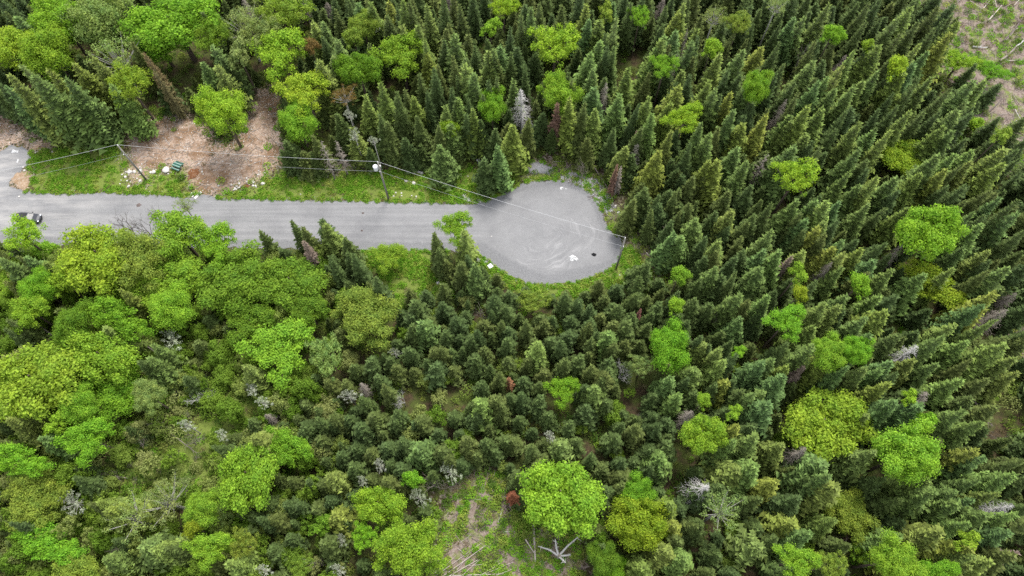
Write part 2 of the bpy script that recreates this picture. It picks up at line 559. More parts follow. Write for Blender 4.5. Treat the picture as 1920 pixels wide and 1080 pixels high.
def grid_fill(poly, step, z, name, mat, attr=None):
    """fill a ragged outline with a triangulated sheet that also carries inner points"""
    import bmesh
    bm = bmesh.new()
    vs = [bm.verts.new((p[0], p[1], z)) for p in poly]
    es = [bm.edges.new((vs[i], vs[(i + 1) % len(vs)])) for i in range(len(vs))]
    bmesh.ops.triangle_fill(bm, use_beauty=True, edges=es)
    bmesh.ops.subdivide_edges(bm, edges=[e for e in bm.edges if e.calc_length() > 2.0], cuts=3, use_grid_fill=False)
    bmesh.ops.triangulate(bm, faces=bm.faces)
    bmesh.ops.subdivide_edges(bm, edges=[e for e in bm.edges if e.calc_length() > 1.6], cuts=1, use_grid_fill=False)
    bmesh.ops.triangulate(bm, faces=bm.faces)
    bm.normal_update()
    for f in bm.faces:
        if f.normal.z < 0:
            f.normal_flip()
    m = bpy.data.meshes.new(name)
    bm.to_mesh(m)
    bm.free()
    m.materials.append(mat)
    return m


rm = grid_fill(ragged(W_ROAD), 1.0, .03, 'road', road_material())
co = np.empty(len(rm.vertices) * 3); rm.vertices.foreach_get('co', co); co = co.reshape(-1, 3)
dl = sdist(co[:, :2], W_ROAD)
low_y = np.interp(co[:, 0], [-110, -5, 0, 6, 18], [P(0, 455).y, P(880, 470).y, P(940, 505).y, P(1030, 533).y, P(1150, 503).y])
ea = np.clip(1.0 - (co[:, 1] - low_y) / 3.2, 0, 1)
rim = np.clip(1.15 - np.maximum(dl, 0) / np.where(co[:, 0] > -8, 2.2, .9), 0, 1) * np.where(co[:, 0] > -8, .85, .6)
ea = np.maximum(ea, rim)                                      # broken stone shows along the edges
ra = rm.attributes.new('edge', 'FLOAT', 'POINT')
ra.data.foreach_set('value', ea.astype(np.float32))
tag(ob('road', rm), kind='structure')

# ------------------------------------------------------------------ tree prototypes
def conifer_mesh(seed, h=12.0, R=2.0, full=.9, base=.08, whorl=.43, nb=9, droop=.35, ragged_=.18, lean=.0):
    r = random.Random(seed)
    V, Fc, T = [], [], []
    z = h * base
    sector = [r.uniform(1 - ragged_, 1 + ragged_) for _ in range(7)]
    while z < h - .12:
        t = (z - h * base) / (h - h * base)
        L0 = R * (1 - t) ** full * (1.0 - .35 * max(0, .12 - t) / .12) + .10
        k_n = max(4, int(nb * (1 - .45 * t) + r.random()))
        a0 = r.random() * 6.283
        for k in range(k_n):
            a = a0 + 6.283 * k / k_n + r.uniform(-.28, .28)
            L = L0 * sector[int((a % 6.283) / 6.284 * 7)] * r.uniform(.62, 1.22)
            zz = z + r.uniform(-.16, .16)
            el = math.radians(38 * t - 12 + r.uniform(-10, 10))
            ca, sa = math.cos(a), math.sin(a)
            ns = 5 if L > .8 else 3
            sp = []
            for i in range(ns + 1):
                u = i / ns
                rad = L * u * math.cos(el)
                dz = L * u * math.sin(el) - droop * L * u * u * (1 - t) + .16 * L * max(0, u - .7)
                sp.append((ca * rad, sa * rad, zz + dz))
            W = (.22 * L + .15) * r.uniform(.85, 1.2)
            b0 = len(V)
            V += sp
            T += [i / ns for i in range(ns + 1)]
            for i in range(ns):
                u = i / ns
                w = W * (1.15 - .75 * u) * (.5 + .5 * min(1, u * 4 + .3))
                p, q = sp[i], sp[i + 1]
                fw = (q[0] - p[0], q[1] - p[1], q[2] - p[2])
                for s in (-1, 1):
                    ww = w * r.uniform(.7, 1.3)
                    dn = -ww * r.uniform(.05, .6)
                    ox, oy = -sa * s * ww, ca * s * ww
                    V.append((p[0] + ox + fw[0] * .9, p[1] + oy + fw[1] * .9, p[2] + dn + fw[2] * .9))
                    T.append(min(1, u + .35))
                    k3 = len(V) - 1
                    Fc.append((b0 + i, b0 + i + 1, k3) if s > 0 else (b0 + i, k3, b0 + i + 1))
            # a tuft standing on the outer half of the branch
            for q_ in range(2 if L > .7 else 1):
                u = r.uniform(.45, .95)
                i = min(ns - 1, int(u * ns))
                p = sp[i]
                g = .24 + .16 * r.random() + .07 * L
                b = len(V)
                aa = a + r.uniform(-.9, .9)
                V += [(p[0] - sa * g * .45, p[1] + ca * g * .45, p[2]), (p[0] + sa * g * .45, p[1] - ca * g * .45, p[2]),
                      (p[0] + math.cos(aa) * g, p[1] + math.sin(aa) * g, p[2] + g * r.uniform(.2, .8))]
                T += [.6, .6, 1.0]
                Fc.append((b, b + 1, b + 2))
        z += whorl * (1 - .45 * t) * r.uniform(.75, 1.25)
    # leader
    for k in range(5):
        a = k * 1.2566
        b = len(V)
        V += [(0, 0, h + .35), (math.cos(a) * .12, math.sin(a) * .12, h - .35), (math.cos(a + 1.3) * .12, math.sin(a + 1.3) * .12, h - .35)]
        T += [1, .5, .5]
        Fc.append((b, b + 1, b + 2))
    return V, Fc, T


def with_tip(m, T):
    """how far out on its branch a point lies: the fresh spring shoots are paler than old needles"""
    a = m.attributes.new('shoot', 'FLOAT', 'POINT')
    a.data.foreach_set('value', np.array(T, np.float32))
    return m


def conifer_trunk(h=12.0, r=.16):
    return MB().tube([(0, 0, -.5), (0, 0, h * .3), (0, 0, h * .7), (0, 0, h * .99)], [r, r * .75, r * .4, r * .07], 6)


CON = []                                                     # (crown mesh, trunk mesh, height)
specs = [  # pointed mature spruces 0-5, broad young ones 6-10, thin ragged 11
    dict(h=13, R=1.95, full=.92), dict(h=13, R=1.75, full=1.02, nb=8), dict(h=13, R=2.2, full=.85, nb=10), dict(h=13, R=1.9, full=.80, ragged_=.3),
    dict(h=13, R=1.65, full=.95, whorl=.50, ragged_=.35), dict(h=13, R=2.05, full=.98, whorl=.40),
    dict(h=8, R=1.75, full=.74, whorl=.36, droop=.25), dict(h=8, R=1.6, full=.86, whorl=.36, droop=.2, ragged_=.3), dict(h=8, R=1.9, full=.74, nb=10, whorl=.38, droop=.3),
    dict(h=8, R=1.6, full=.64, whorl=.36, droop=.15, ragged_=.32), dict(h=8, R=1.8, full=.9, whorl=.35, droop=.2), dict(h=13, R=1.6, full=.75, nb=6, whorl=.5, ragged_=.4)]
for i, s in enumerate(specs):
    V, Fc, T = conifer_mesh(100 + i, **s)
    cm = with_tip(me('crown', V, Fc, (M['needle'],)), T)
    tm = conifer_trunk(s['h'], .10 + s['h'] * .006).mesh('trunk', M['bark'])
    CON.append((cm, tm, float(s['h'])))


def joined(name, parts):
    """several (mesh) into one mesh with their materials"""
    V, Fc, mi, mats = [], [], [], []
    for m in parts:
        b = len(V)
        V += [tuple(v.co) for v in m.vertices]
        off = len(mats)
        mats += list(m.materials)
        for p in m.polygons:
            Fc.append(tuple(b + i for i in p.vertices))
            mi.append(off + p.material_index)
    return me(name, V, Fc, mats, False, mi)


def leaf_cloud(rg, centres, radii, per, size, up=.35, shell=.55, bottom=-.55):
    """leaf-sized faces spread round a set of clump centres"""
    Vs, k0 = [], 0
    for c, cr in zip(centres, radii):
        n = max(8, int(per * (cr ** 2)))
        d = rg.normal(size=(n, 3))
        d /= np.linalg.norm(d, axis=1)[:, None]
        d[:, 2] = np.where(d[:, 2] < bottom, -d[:, 2], d[:, 2])
        rr = cr * (shell + (1 - shell) * rg.random(n) ** .5)[:, None] * (1 + .28 * rg.normal(size=(n, 1)).clip(-1, 1.7))
        p = c + d * rr
        nv = d * .8 + rg.normal(size=(n, 3)) * .55
        nv[:, 2] += up
        nv /= np.linalg.norm(nv, axis=1)[:, None]
        a = np.cross(nv, rg.normal(size=(n, 3)))
        a /= np.linalg.norm(a, axis=1)[:, None] + 1e-9
        b = np.cross(nv, a)
        s = (size * rg.uniform(.65, 1.35, n))[:, None]
        q = np.stack((p + a * s, p + b * s * .62 - nv * s * .18, p - a * s, p - b * s * .62 - nv * s * .18), 1)
        Vs.append(q.reshape(-1, 3))
    V = np.concatenate(Vs)
    nq = len(V) // 4
    return V, [(4 * i, 4 * i + 1, 4 * i + 2, 4 * i + 3) for i in range(nq)]


def broadleaf_parts(seed, R=4.0, H=7.4, flat_=.85, nc=42, lump=.30, per=360, size=.132, stems=1, sparse=1.0, limb=6):
    """crown of radius R centred at height H, with trunk and limbs reaching its clumps"""
    rg = np.random.default_rng(seed)
    r = random.Random(seed)
    subs = [(0, 0, 1.0)] if stems == 1 else [(math.cos(6.283 * k / stems + seed) * .42, math.sin(6.283 * k / stems + seed) * .42, r.uniform(.52, .68)) for k in range(stems)]
    cs, rs = [], []
    gold = 2.39996
    for sx, sy, sr in subs:
        n = max(8, int(nc * sr ** 1.5))
        zoff = r.uniform(-.12, .15) * R if stems > 1 else 0
        for i in range(n):
            z = 1 - 1.55 * (i + .5) / n
            rad = math.sqrt(max(0, 1 - z * z))
            a = i * gold + r.uniform(-.4, .4)
            wob = 1 + .15 * math.sin(2 * a + seed) + .12 * math.sin(5 * a + 2.3 * seed)
            k = r.uniform(.50, .98) * sr * wob
            if r.random() < .10:
                continue
            cs.append((sx * R + math.cos(a) * rad * k * R, sy * R + math.sin(a) * rad * k * R, H + zoff + z * k * R * flat_ * r.uniform(.85, 1.1)))
            rs.append(R * sr * lump * r.uniform(.62, 1.25))
        for i in range(n // 5):
            a, k = r.uniform(0, 6.283), r.uniform(0, .5) * sr
            cs.append((sx * R + math.cos(a) * k * R, sy * R + math.sin(a) * k * R, H + zoff + r.uniform(-.2, .5) * R * flat_ * sr))
            rs.append(R * sr * lump * r.uniform(.8, 1.2))
    V, Fc = leaf_cloud(rg, np.array(cs), np.array(rs), per * sparse, size)
    t, lb = MB(), MB()
    z1 = max(.6, H - R * flat_ * .75)
    bx, by = r.uniform(-.2, .2), r.uniform(-.2, .2)
    tr = .045 * R + .04
    t.tube([(0, 0, -.06), (0, 0, .5), (0, 0, 1.0)], [tr * 1.25, tr, tr * .85], 7)      # one unit tall, stretched to the crown
    lb.tube([(0, 0, z1 - .3), (bx, by, z1 + .2), (bx * 2, by * 2, H + .25 * R)], [tr * .9, tr * .8, tr * .3], 7)
    idx = list(range(len(cs)))
    r.shuffle(idx)
    for i in idx[:limb * (1 if stems == 1 else 2)]:
        c = Vector(cs[i])
        s = Vector((bx, by, z1 + r.uniform(0, .45) * (H - z1)))
        mid = s.lerp(c, .5) + Vector((0, 0, -.08 * R))
        lb.tube([s, mid, c], [tr * .55, tr * .32, tr * .1], 5)
    return V, Fc, t, lb, z1


BRD = {}


def add_broad(key, bark='bark', leaf='leaf', **kw):
    V, Fc, t, lb, z1 = broadleaf_parts(**kw)
    BRD[key] = (me('crown', V, Fc, (M[leaf],)), t.mesh('trunk', M[bark]), kw.get('R', 4.0), kw.get('H', 7.4), lb.mesh('limbs', M[bark]), z1)


add_broad('round', seed=11)                                                 # dense rounded crowns
add_broad('round2', seed=12, nc=54, lump=.26)
add_broad('lumpy', seed=13, nc=34, lump=.33, stems=3)
add_broad('lumpy2', seed=14, nc=36, lump=.32, stems=4)
add_broad('wide', seed=15, nc=50, lump=.27, stems=2, flat_=.7)
add_broad('fine', seed=16, nc=70, lump=.22, per=400, size=.118)
add_broad('loose', seed=17, nc=40, lump=.25, per=250, size=.13, stems=3, limb=12)
add_broad('sparse', 'bark_pale', seed=18, nc=34, lump=.24, per=200, size=.11, stems=3, limb=16, sparse=.8)
add_broad('sapling', seed=19, R=2.0, H=3.4, nc=26, lump=.34, per=420, size=.14, limb=5)
add_broad('sapling2', seed=20, R=2.0, H=3.4, nc=22, lump=.36, per=380, size=.15, stems=2, limb=5)
add_broad('blossom', 'bark_pale', 'blossom', seed=21, R=2.0, H=3.2, nc=26, lump=.27, per=330, size=.10, stems=2, limb=8, sparse=.8)


# dead and bare trees
def dead_conifer(seed, h=10.0, R=1.3, base=.15, dens=1.0):
    r = random.Random(seed)
    t = MB()
    t.tube([(0, 0, -.4), (0, 0, h * .5), (0, 0, h)], [.15, .10, .02], 6)
    b = MB()
    z = h * base
    while z < h - .15:
        u = (z - h * base) / (h * (1 - base))
        for k in range(int(5 * dens) + 1):
            a = r.uniform(0, 6.283)
            L = (R * (1 - u) ** .8 + .15) * r.uniform(.5, 1.15)
            e = r.uniform(-.5, .1)
            p0 = Vector((0, 0, z))
            p1 = Vector((math.cos(a) * L * .55, math.sin(a) * L * .55, z + L * .5 * e))
            p2 = Vector((math.cos(a) * L, math.sin(a) * L, z + L * e - .25 * L))
            b.tube([p0, p1, p2], [.035, .024, .008], 3, False)
            for s in (-1, 1):
                q = p1.lerp(p2, r.random())
                a2 = a + s * r.uniform(.5, .9)
                b.tube([q, q + Vector((math.cos(a2), math.sin(a2), -.35)) * L * .35], [.018, .006], 3, False)
        z += .30 / dens * r.uniform(.7, 1.3)
    return t, b


def bare_tree(seed, h=8.0, spread=.8, depth=4, r0=.11, first=.35):
    r = random.Random(seed)
    t, b = MB(), MB()

    def grow(p, d, L, rad, lev, m):
        q = p + d * L + Vector((r.uniform(-.1, .1), r.uniform(-.1, .1), 0)) * L
        m.tube([p, p.lerp(q, .5) + Vector((r.uniform(-.06, .06), r.uniform(-.06, .06), 0)) * L, q], [rad, rad * .82, rad * .62], 5 if lev == 0 else 4, lev == 0)
        if lev >= depth:
            return
        for k in range(r.choice((2, 3, 3)) if lev else 5):
            a = r.uniform(0, 6.283)
            nd = (d + Vector((math.cos(a), math.sin(a), r.uniform(-.1, .35))) * spread).normalized()
            s = p.lerp(q, r.uniform(.55, 1.0))
            grow(s, nd, L * r.uniform(.55, .8), rad * .55, lev + 1, b)
    grow(Vector((0, 0, -.3)), Vector((0, 0, 1)), h * first, r0, 0, t)
    return t, b


BARE = {}


def add_bare(key, tb, mat):
    BARE[key] = (tb[1].mesh('branches', M[mat]), tb[0].mesh('trunk', M[mat]))


add_bare('snag_white', dead_conifer(31, 10, 1.7, .25, 1.15), 'dead_white')
add_bare('snag_grey', dead_conifer(32, 10, 1.4, .2, 1.2), 'dead_wood')
add_bare('snag_thin', dead_conifer(33, 10, .9, .3, .7), 'dead_wood')
add_bare('bare_grey', bare_tree(34, 8, .75, 4, .10), 'dead_wood')
add_bare('bare_dark', bare_tree(35, 8, .9, 4, .12), 'dead_dark')
add_bare('bare_white', bare_tree(36, 8, .8, 4, .10), 'dead_white')
Vd, Fd, Td = conifer_mesh(41, h=10, R=1.5, full=.8, nb=8, whorl=.4, droop=.5, ragged_=.3)
RUST = me('crown', Vd, Fd, (M['rust'],))
RUST_T = conifer_trunk(10, .15).mesh('trunk', M['dead_wood'])

# ------------------------------------------------------------------ broadleaf trees, one by one (pixel centre, pixel radii, colour, crown type, label)
CLR = dict(Y=(.290, .410, .036), L=(.242, .380, .036), V=(.198, .362, .030), G=(.155, .265, .026), O=(.225, .300, .045), P=(.240, .305, .095),
           R=(.22, .14, .05), Q=(.25, .325, .026), W=(1, 1, 1))
BROAD = [
    (28, 88, 46, 44, 'Y', 'lumpy', 'yellow-lime broadleaf tree cut by the frame above the tall dark spruces'),
    (88, 92, 40, 38, 'L', 'round', 'lime green tree between the yellow-lime tree and the pale birch'),
    (112, 36, 48, 44, 'L', 'lumpy2', 'large light green tree on the top edge above the pale birch'),
    (186, 42, 50, 44, 'P', 'round2', 'soft grey-green crown on the top edge beside the vivid maple'),
    (212, 104, 54, 46, 'P', 'sparse', 'pale birch with white limbs showing above the dirt clearing'),
    (242, 160, 40, 42, 'L', 'loose', 'leafy aspen with a bare white trunk at the clearing edge'),
    (325, 42, 78, 52, 'V', 'lumpy2', 'large vivid pure-green maple on the top edge above the dirt clearing'),
    (300, 84, 52, 34, 'V', 'lumpy', 'deeper green crown hanging below the large vivid maple at the top'),
    (398, 70, 32, 42, 'G', 'loose', 'shaded green tree between the vivid maple and the thin pale tree'),
    (488, 66, 40, 40, 'P', 'loose', 'hazy pale green tree just above the head of the dirt track'),
    (448, 104, 24, 30, 'P', 'sapling2', 'small pale tree on the near side of the hazy pale tree'),
    (415, 210, 47, 45, 'Y', 'fine', 'round yellow-green tree standing alone beside the brown dirt track'),
    (455, 42, 36, 44, 'P', 'sparse', 'thin pale tree at the top edge beside the dirt track'),
    (533, 26, 54, 34, 'O', 'loose', 'olive pale-topped tree on the top edge beyond the dirt track'),
    (527, 98, 46, 50, 'Y', 'lumpy', 'yellow-green ragged tree at the head of the dirt track'),
    (572, 172, 44, 42, 'Y', 'lumpy', 'golden-topped light tree beside the dirt track end'),
    (556, 224, 30, 30, 'V', 'round', 'bright green tree right under the golden-topped tree by the track'),
    (645, 180, 32, 22, 'R', 'sparse', 'sparse tree with rusty orange new buds among dark spruces'),
    (582, 86, 13, 14, 'R', 'sapling', 'small orange-budded sapling top between yellow-green trees'),
    (672, 128, 44, 32, 'G', 'lumpy2', 'mid-green broad tree above the rusty budded tree'),
    (752, 100, 47, 46, 'L', 'lumpy', 'bright lime maple among spruces north of the utility pole with transformer'),
    (680, 44, 28, 18, 'O', 'round', 'olive-green dome-topped tree near the top edge'),
    (662, 70, 20, 16, 'O', 'sapling', 'small olive tree just under the dome-topped tree'),
    (945, 14, 32, 24, 'Y', 'loose', 'pale lime ragged tree on the top edge over the dark gap'),
    (919, 54, 20, 22, 'L', 'sapling2', 'small lime tree under the pale ragged top-edge tree'),
    (922, 198, 24, 34, 'V', 'round2', 'upright vivid green oval tree beside the white dead spruce'),
    (842, 240, 18, 14, 'L', 'sapling', 'small lime tree top peeking over the wide fir by the road'),
    (1042, 86, 50, 46, 'Y', 'loose', 'yellow-lime spreading tree with bare grey limbs in its top'),
    (1049, 176, 39, 31, 'L', 'fine', 'smooth round green tree behind the red-brown dead spruce'),
    (1200, 32, 20, 40, 'V', 'loose', 'tall narrow bright green tree on the top edge'),
    (1136, 26, 18, 26, 'O', 'sapling2', 'thin olive-lime tree on the top edge between dark spruces'),
    (1247, 122, 26, 25, 'V', 'lumpy', 'small bright green maple left of the two grey thin spruces'),
    (1417, 165, 24, 38, 'V', 'round2', 'tall vivid green oval tree half hidden behind a spruce'),
    (1285, 220, 38, 27, 'Y', 'lumpy', 'yellow-lime double-topped tree in the stand above the turning circle end'),
    (1340, 30, 26, 26, 'P', 'sparse', 'pale olive feathery tree near the top edge'),
    (1386, 44, 26, 26, 'O', 'loose', 'olive lime tree beside the pale feathery tree'),
    (1335, 90, 16, 18, 'L', 'sapling', 'small lime tree under the pale feathery tree'),
    (1456, 12, 24, 22, 'P', 'sparse', 'pale twiggy tree cut by the top edge'),
    (1562, 64, 21, 15, 'L', 'sapling', 'small lime tree beside the bare grey leaning tree'),
    (1628, 84, 13, 11, 'L', 'sapling', 'tiny lime treetop between tall leaning spruces'),
    (1682, 126, 18, 25, 'Y', 'sapling', 'small upright yellow-lime tree among tall spruces near the cut-over land'),
    (1802, 114, 38, 25, 'Y', 'wide', 'yellow-lime bushy tree at the edge of the cut-over land'),
    (1692, 290, 39, 42, 'Y', 'lumpy2', 'yellow-lime tree with a hollow middle above the big vivid maple'),
    (1830, 234, 15, 17, 'L', 'sapling', 'small lime tree below the cut-over land edge'),
    (1876, 256, 20, 20, 'O', 'sapling2', 'olive-lime small tree near the lower end of the cut-over land'),
    (1494, 332, 46, 38, 'Y', 'loose', 'yellow-lime tree with twiggy left side among spruces'),
    (1738, 432, 60, 54, 'V', 'lumpy2', 'biggest vivid green round maple in the spruce stand'),
    (1756, 540, 64, 38, 'Y', 'wide', 'wide lime-olive tree below the biggest vivid maple'),
    (1498, 514, 20, 23, 'L', 'sapling2', 'lime tree beside the pale brown dead spruce top'),
    (1612, 533, 17, 25, 'V', 'sapling', 'small vivid green narrow tree between spruces left of the wide lime tree'),
    (1478, 600, 37, 34, 'V', 'lumpy', 'vivid green maple with a yellow-topped neighbour above it'),
    (1500, 550, 14, 16, 'Q', 'sapling', 'small golden treetop above the vivid maple'),
    (1552, 657, 29, 28, 'L', 'round', 'lime green half of the pair of round trees'),
    (1606, 657, 27, 26, 'V', 'round2', 'greener half of the pair of round trees'),
    (1548, 792, 78, 70, 'Y', 'lumpy2', 'largest lime yellow broad maple on the lower half of the stand'),
    (1700, 852, 58, 50, 'L', 'round2', 'large bright green tree beside the largest lime maple'),
    (1730, 792, 27, 22, 'V', 'sapling2', 'darker green tree touching the top of the large bright green tree'),
    (1587, 962, 42, 50, 'O', 'fine', 'tall oval olive-lime tree with fine leaves below the largest lime maple'),
    (1498, 1052, 40, 34, 'L', 'lumpy', 'lime tree on the bottom edge under the brownish spruce'),
    (1560, 1062, 30, 30, 'O', 'loose', 'olive lime tree on the bottom edge beside a bare shrub'),
    (1626, 1038, 32, 28, 'L', 'loose', 'loose lime tree on the bottom edge below the oval olive tree'),
    (1677, 1052, 40, 38, 'L', 'round', 'rounder lime tree on the bottom edge, last before the dark spruces'),
    (1762, 1076, 40, 32, 'V', 'lumpy', 'vivid green tree cut by the bottom edge'),
    (1812, 1016, 27, 22, 'L', 'sapling2', 'small lime tree wedged between spruces above the vivid bottom-edge tree'),
    (1254, 646, 35, 38, 'V', 'round', 'vivid lime maple standing among the young spruces'),
    (1057, 730, 32, 29, 'V', 'lumpy', 'vivid green bushy tree beside the brown forest gap'),
    (1267, 572, 15, 15, 'L', 'sapling', 'small lime round tree above the vivid lime maple'),
    (1002, 564, 36, 24, 'O', 'loose', 'olive-lime tree just below the turning circle'),
    (1205, 686, 29, 22, 'P', 'loose', 'pale olive tree with grey dead branches beside the vivid lime maple'),
    (1318, 812, 42, 38, 'L', 'lumpy2', 'lime green tree under the white dead snag'),
    (1320, 750, 13, 14, 'L', 'sapling', 'small lime tree right above the white dead snag'),
    (1375, 775, 17, 17, 'L', 'sapling2', 'small lime tree beside the white dead snag'),
    (1053, 928, 77, 70, 'L', 'lumpy2', 'largest lime maple near the bottom beside the slash clearing'),
    (1197, 982, 57, 45, 'Q', 'round2', 'golden yellow-green broad tree at the bottom'),
    (1190, 922, 35, 19, 'V', 'round', 'bright green tree right behind the golden tree'),
    (1354, 958, 47, 42, 'P', 'sparse', 'pale twiggy tree with white dead twigs at its top'),
    (1152, 1068, 30, 26, 'V', 'lumpy', 'vivid green tree on the bottom edge below the golden tree'),
    (1128, 1036, 28, 26, 'G', 'round', 'mid-green tree between the golden tree and the dead fork'),
    (465, 892, 47, 70, 'L', 'lumpy2', 'tall bright lime tree standing among the dark young spruces'),
    (542, 840, 46, 33, 'V', 'lumpy', 'green tree beside the tall bright lime tree'),
    (712, 945, 49, 36, 'L', 'lumpy2', 'bright green spreading tree left of the slash clearing'),
    (767, 1030, 60, 52, 'L', 'fine', 'lime tree with fine foliage on the bottom edge by the slash clearing'),
    (684, 1008, 27, 28, 'V', 'loose', 'green tree between the spreading tree and the bottom edge'),
    (772, 898, 19, 14, 'V', 'sapling', 'small fresh green sapling above the spreading tree'),
    (602, 986, 26, 20, 'G', 'sapling2', 'thin mid-green tree among rounded young spruces'),
    (565, 1062, 25, 22, 'O', 'loose', 'olive tree on the bottom edge below young spruces'),
    (686, 592, 57, 54, 'O', 'fine', 'large round olive-lime tree standing alone below the road'),
    (527, 650, 60, 58, 'L', 'lumpy', 'bright lime tree with separate leafy masses below the dark-green group'),
    (612, 668, 31, 42, 'P', 'loose', 'paler lime tree with white limbs next to the bright lime tree'),
    (440, 530, 62, 52, 'G', 'round2', 'dark-lime crown, upper part of the broad group below the road'),
    (545, 528, 62, 50, 'G', 'lumpy2', 'dark-lime spreading crown beside the brown dead spruce below the road'),
    (468, 598, 50, 42, 'G', 'lumpy', 'dark-lime crown, lower part of the broad group below the road'),
    (578, 584, 38, 36, 'G', 'lumpy', 'shaded green crown at the end of the broad group'),
    (182, 480, 66, 66, 'Y', 'lumpy2', 'big yellow-olive tree under the bare branches at the road'),
    (262, 490, 46, 52, 'O', 'fine', 'dull olive crown between the two big lime trees at the road'),
    (336, 440, 54, 52, 'L', 'lumpy', 'big lime tree overhanging the road edge'),
    (408, 456, 34, 44, 'V', 'lumpy', 'greener tree overhanging the road beside the big lime tree'),
    (316, 530, 62, 50, 'L', 'lumpy2', 'lime tree just below the tree overhanging the road'),
    (320, 572, 36, 30, 'L', 'round', 'small lime crown under the lime tree of the road group'),
    (345, 386, 24, 16, 'P', 'sparse', 'thin pale treetop reaching over the gravel road'),
    (44, 443, 42, 41, 'Y', 'loose', 'bright yellow-lime tree half covering the parked car'),
    (82, 470, 19, 17, 'L', 'sapling', 'small lime sapling at the foot of the tree by the car'),
    (18, 528, 34, 30, 'L', 'lumpy', 'lime tree on the frame edge below the dark spruces near the car'),
    (70, 536, 30, 24, 'V', 'round', 'green tree beside the frame-edge lime tree'),
    (118, 528, 22, 18, 'L', 'sapling', 'small lime tree at the foot of the big yellow-olive tree'),
    (56, 582, 34, 34, 'L', 'lumpy', 'lime tree above the twiggy dead branches'),
    (226, 602, 60, 36, 'V', 'wide', 'wide vivid green crown next to the leaning dark spruce'),
    (140, 606, 29, 33, 'G', 'round', 'smooth mid-green round tree beside the wide vivid crown'),
    (190, 668, 66, 42, 'L', 'lumpy2', 'bright leafy lime tree with big clumps in the lower wood'),
    (212, 738, 48, 44, 'V', 'round2', 'round green tree below the bright clumpy lime tree'),
    (278, 742, 27, 27, 'P', 'fine', 'pale olive small tree beside the grey fallen branches'),
    (66, 712, 78, 72, 'L', 'lumpy2', 'huge light lime tree on the frame edge of the lower wood'),
    (146, 755, 30, 26, 'L', 'round', 'small green round tree beside the huge light lime tree'),
    (104, 796, 26, 22, 'L', 'sapling2', 'small lime tree under the huge light lime tree'),
    (165, 822, 47, 38, 'V', 'lumpy', 'vivid green tree at the edge of the shrubby clearing'),
    (44, 866, 50, 34, 'V', 'wide', 'vivid lime tree on the frame edge above the olive tree'),
    (66, 936, 52, 50, 'O', 'fine', 'olive-yellow fine-leaved tree beside the white blossom'),
    (96, 1020, 60, 40, 'V', 'wide', 'vivid green wide tree below the olive-yellow tree'),
    (140, 1062, 52, 34, 'O', 'lumpy', 'olive lime tree on the bottom edge below the wide vivid tree'),
    (240, 970, 50, 44, 'P', 'sparse', 'pale birch with spreading white branches in the lower wood'),
    (306, 940, 44, 50, 'P', 'sparse', 'second pale birch leaning over the one with white branches'),
    (380, 950, 29, 25, 'L', 'round', 'small round lime tree beside the pale birches'),
    (413, 974, 27, 25, 'P', 'loose', 'pale lime small tree below the small round lime tree'),
    (396, 1026, 42, 29, 'L', 'lumpy', 'lime tree near the bottom between birches and young spruces'),
    (456, 1022, 27, 28, 'O', 'loose', 'olive twiggy tree near the bottom beside the lime tree'),
    (360, 990, 12, 18, 'Q', 'sapling', 'small golden-orange pointed sapling beside the birches'),
    (855, 424, 33, 33, 'L', 'lumpy', 'leafy lime tree standing out over the gravel road by dark firs'),
    (730, 478, 33, 30, 'L', 'lumpy', 'low leafy lime bush at the lower road edge in the weeds'),
    (1275, 515, 18, 17, 'V', 'sapling', 'small vivid sapling near the end of the turning circle'),
    (1705, 746, 18, 17, 'L', 'sapling2', 'sparse small green tree between spruces near the grey lichen spruce'),
    (1385, 660, 16, 13, 'V', 'sapling2', 'small green sparse tree in the dark gap'),
    (1865, 134, 34, 16, 'V', 'wide', 'low vivid green bush on the cut-over land'),
]
BLOSSOM = [
    (135, 942, 28, 27, 'white flowering small tree beside the olive-yellow tree'),
    (322, 636, 29, 20, 'whitish flowering bush under the leaning dark spruce'),
    (350, 797, 20, 12, 'white flowering bush at the top of the shrubby clearing'),
    (844, 884, 20, 24, 'white flowering sapling at the edge of the slash clearing'),
    (786, 932, 19, 22, 'greenish white flowering shrub beside the spreading green tree'),
    (680, 902, 15, 10, 'small white flowering shrub among rounded young spruces'),
    (712, 872, 13, 15, 'thin white flowering sapling between two rounded spruces'),
    (635, 1070, 21, 13, 'white flowering bush cut by the bottom edge'),
    (640, 1012, 13, 13, 'small cream flowering shrub near the bottom'),
    (655, 742, 24, 14, 'greyish flowering shrub in the shrubby strip of the middle wood'),
    (740, 660, 15, 10, 'whitish shrub right below the large round olive-lime tree'),
    (472, 728, 15, 14, 'white flowering shrub above the brown bare patch'),
    (494, 754, 18, 14, 'pale flowering shrub beside the brown bare patch'),
    (416, 815, 16, 12, 'cream flowering shrub at the edge of young spruces'),
    (1032, 818, 14, 12, 'small white flowering shrub beside the brown forest gap'),
    (495, 1068, 18, 12, 'grey-white flowering shrub on the bottom edge'),
    (706, 48, 8, 14, 'narrow white flowering tree among spruces near the top'),
    (664, 250, 14, 16, 'whitish leafy tree at the forest edge above the utility pole with transformer'),
    (655, 215, 12, 14, 'grey-white shrub top above the forest edge'),
    (700, 262, 12, 10, 'small cream-leaved shrub near the top of the transformer pole'),
]


def canopy(px, py):
    """height of the surrounding wood at a place in the photograph"""
    if py < 310:
        if 480 < px < 1200 and py > 170:
            return 13.5 - 4.5 * min(1, (py - 170) / 110)
        return 13.5
    if px > 1240:
        return 8.5 + 4.5 * min(1, max(0, (px - 1240) / 260))
    if px > 480 and py > 520:
        return 7.6
    return 10.5


TREES = []                                                   # (x, y, radius) of every broadleaf crown, for spacing
LAND = []                                                    # landmarks for telling spruces apart: (px, py, phrase)


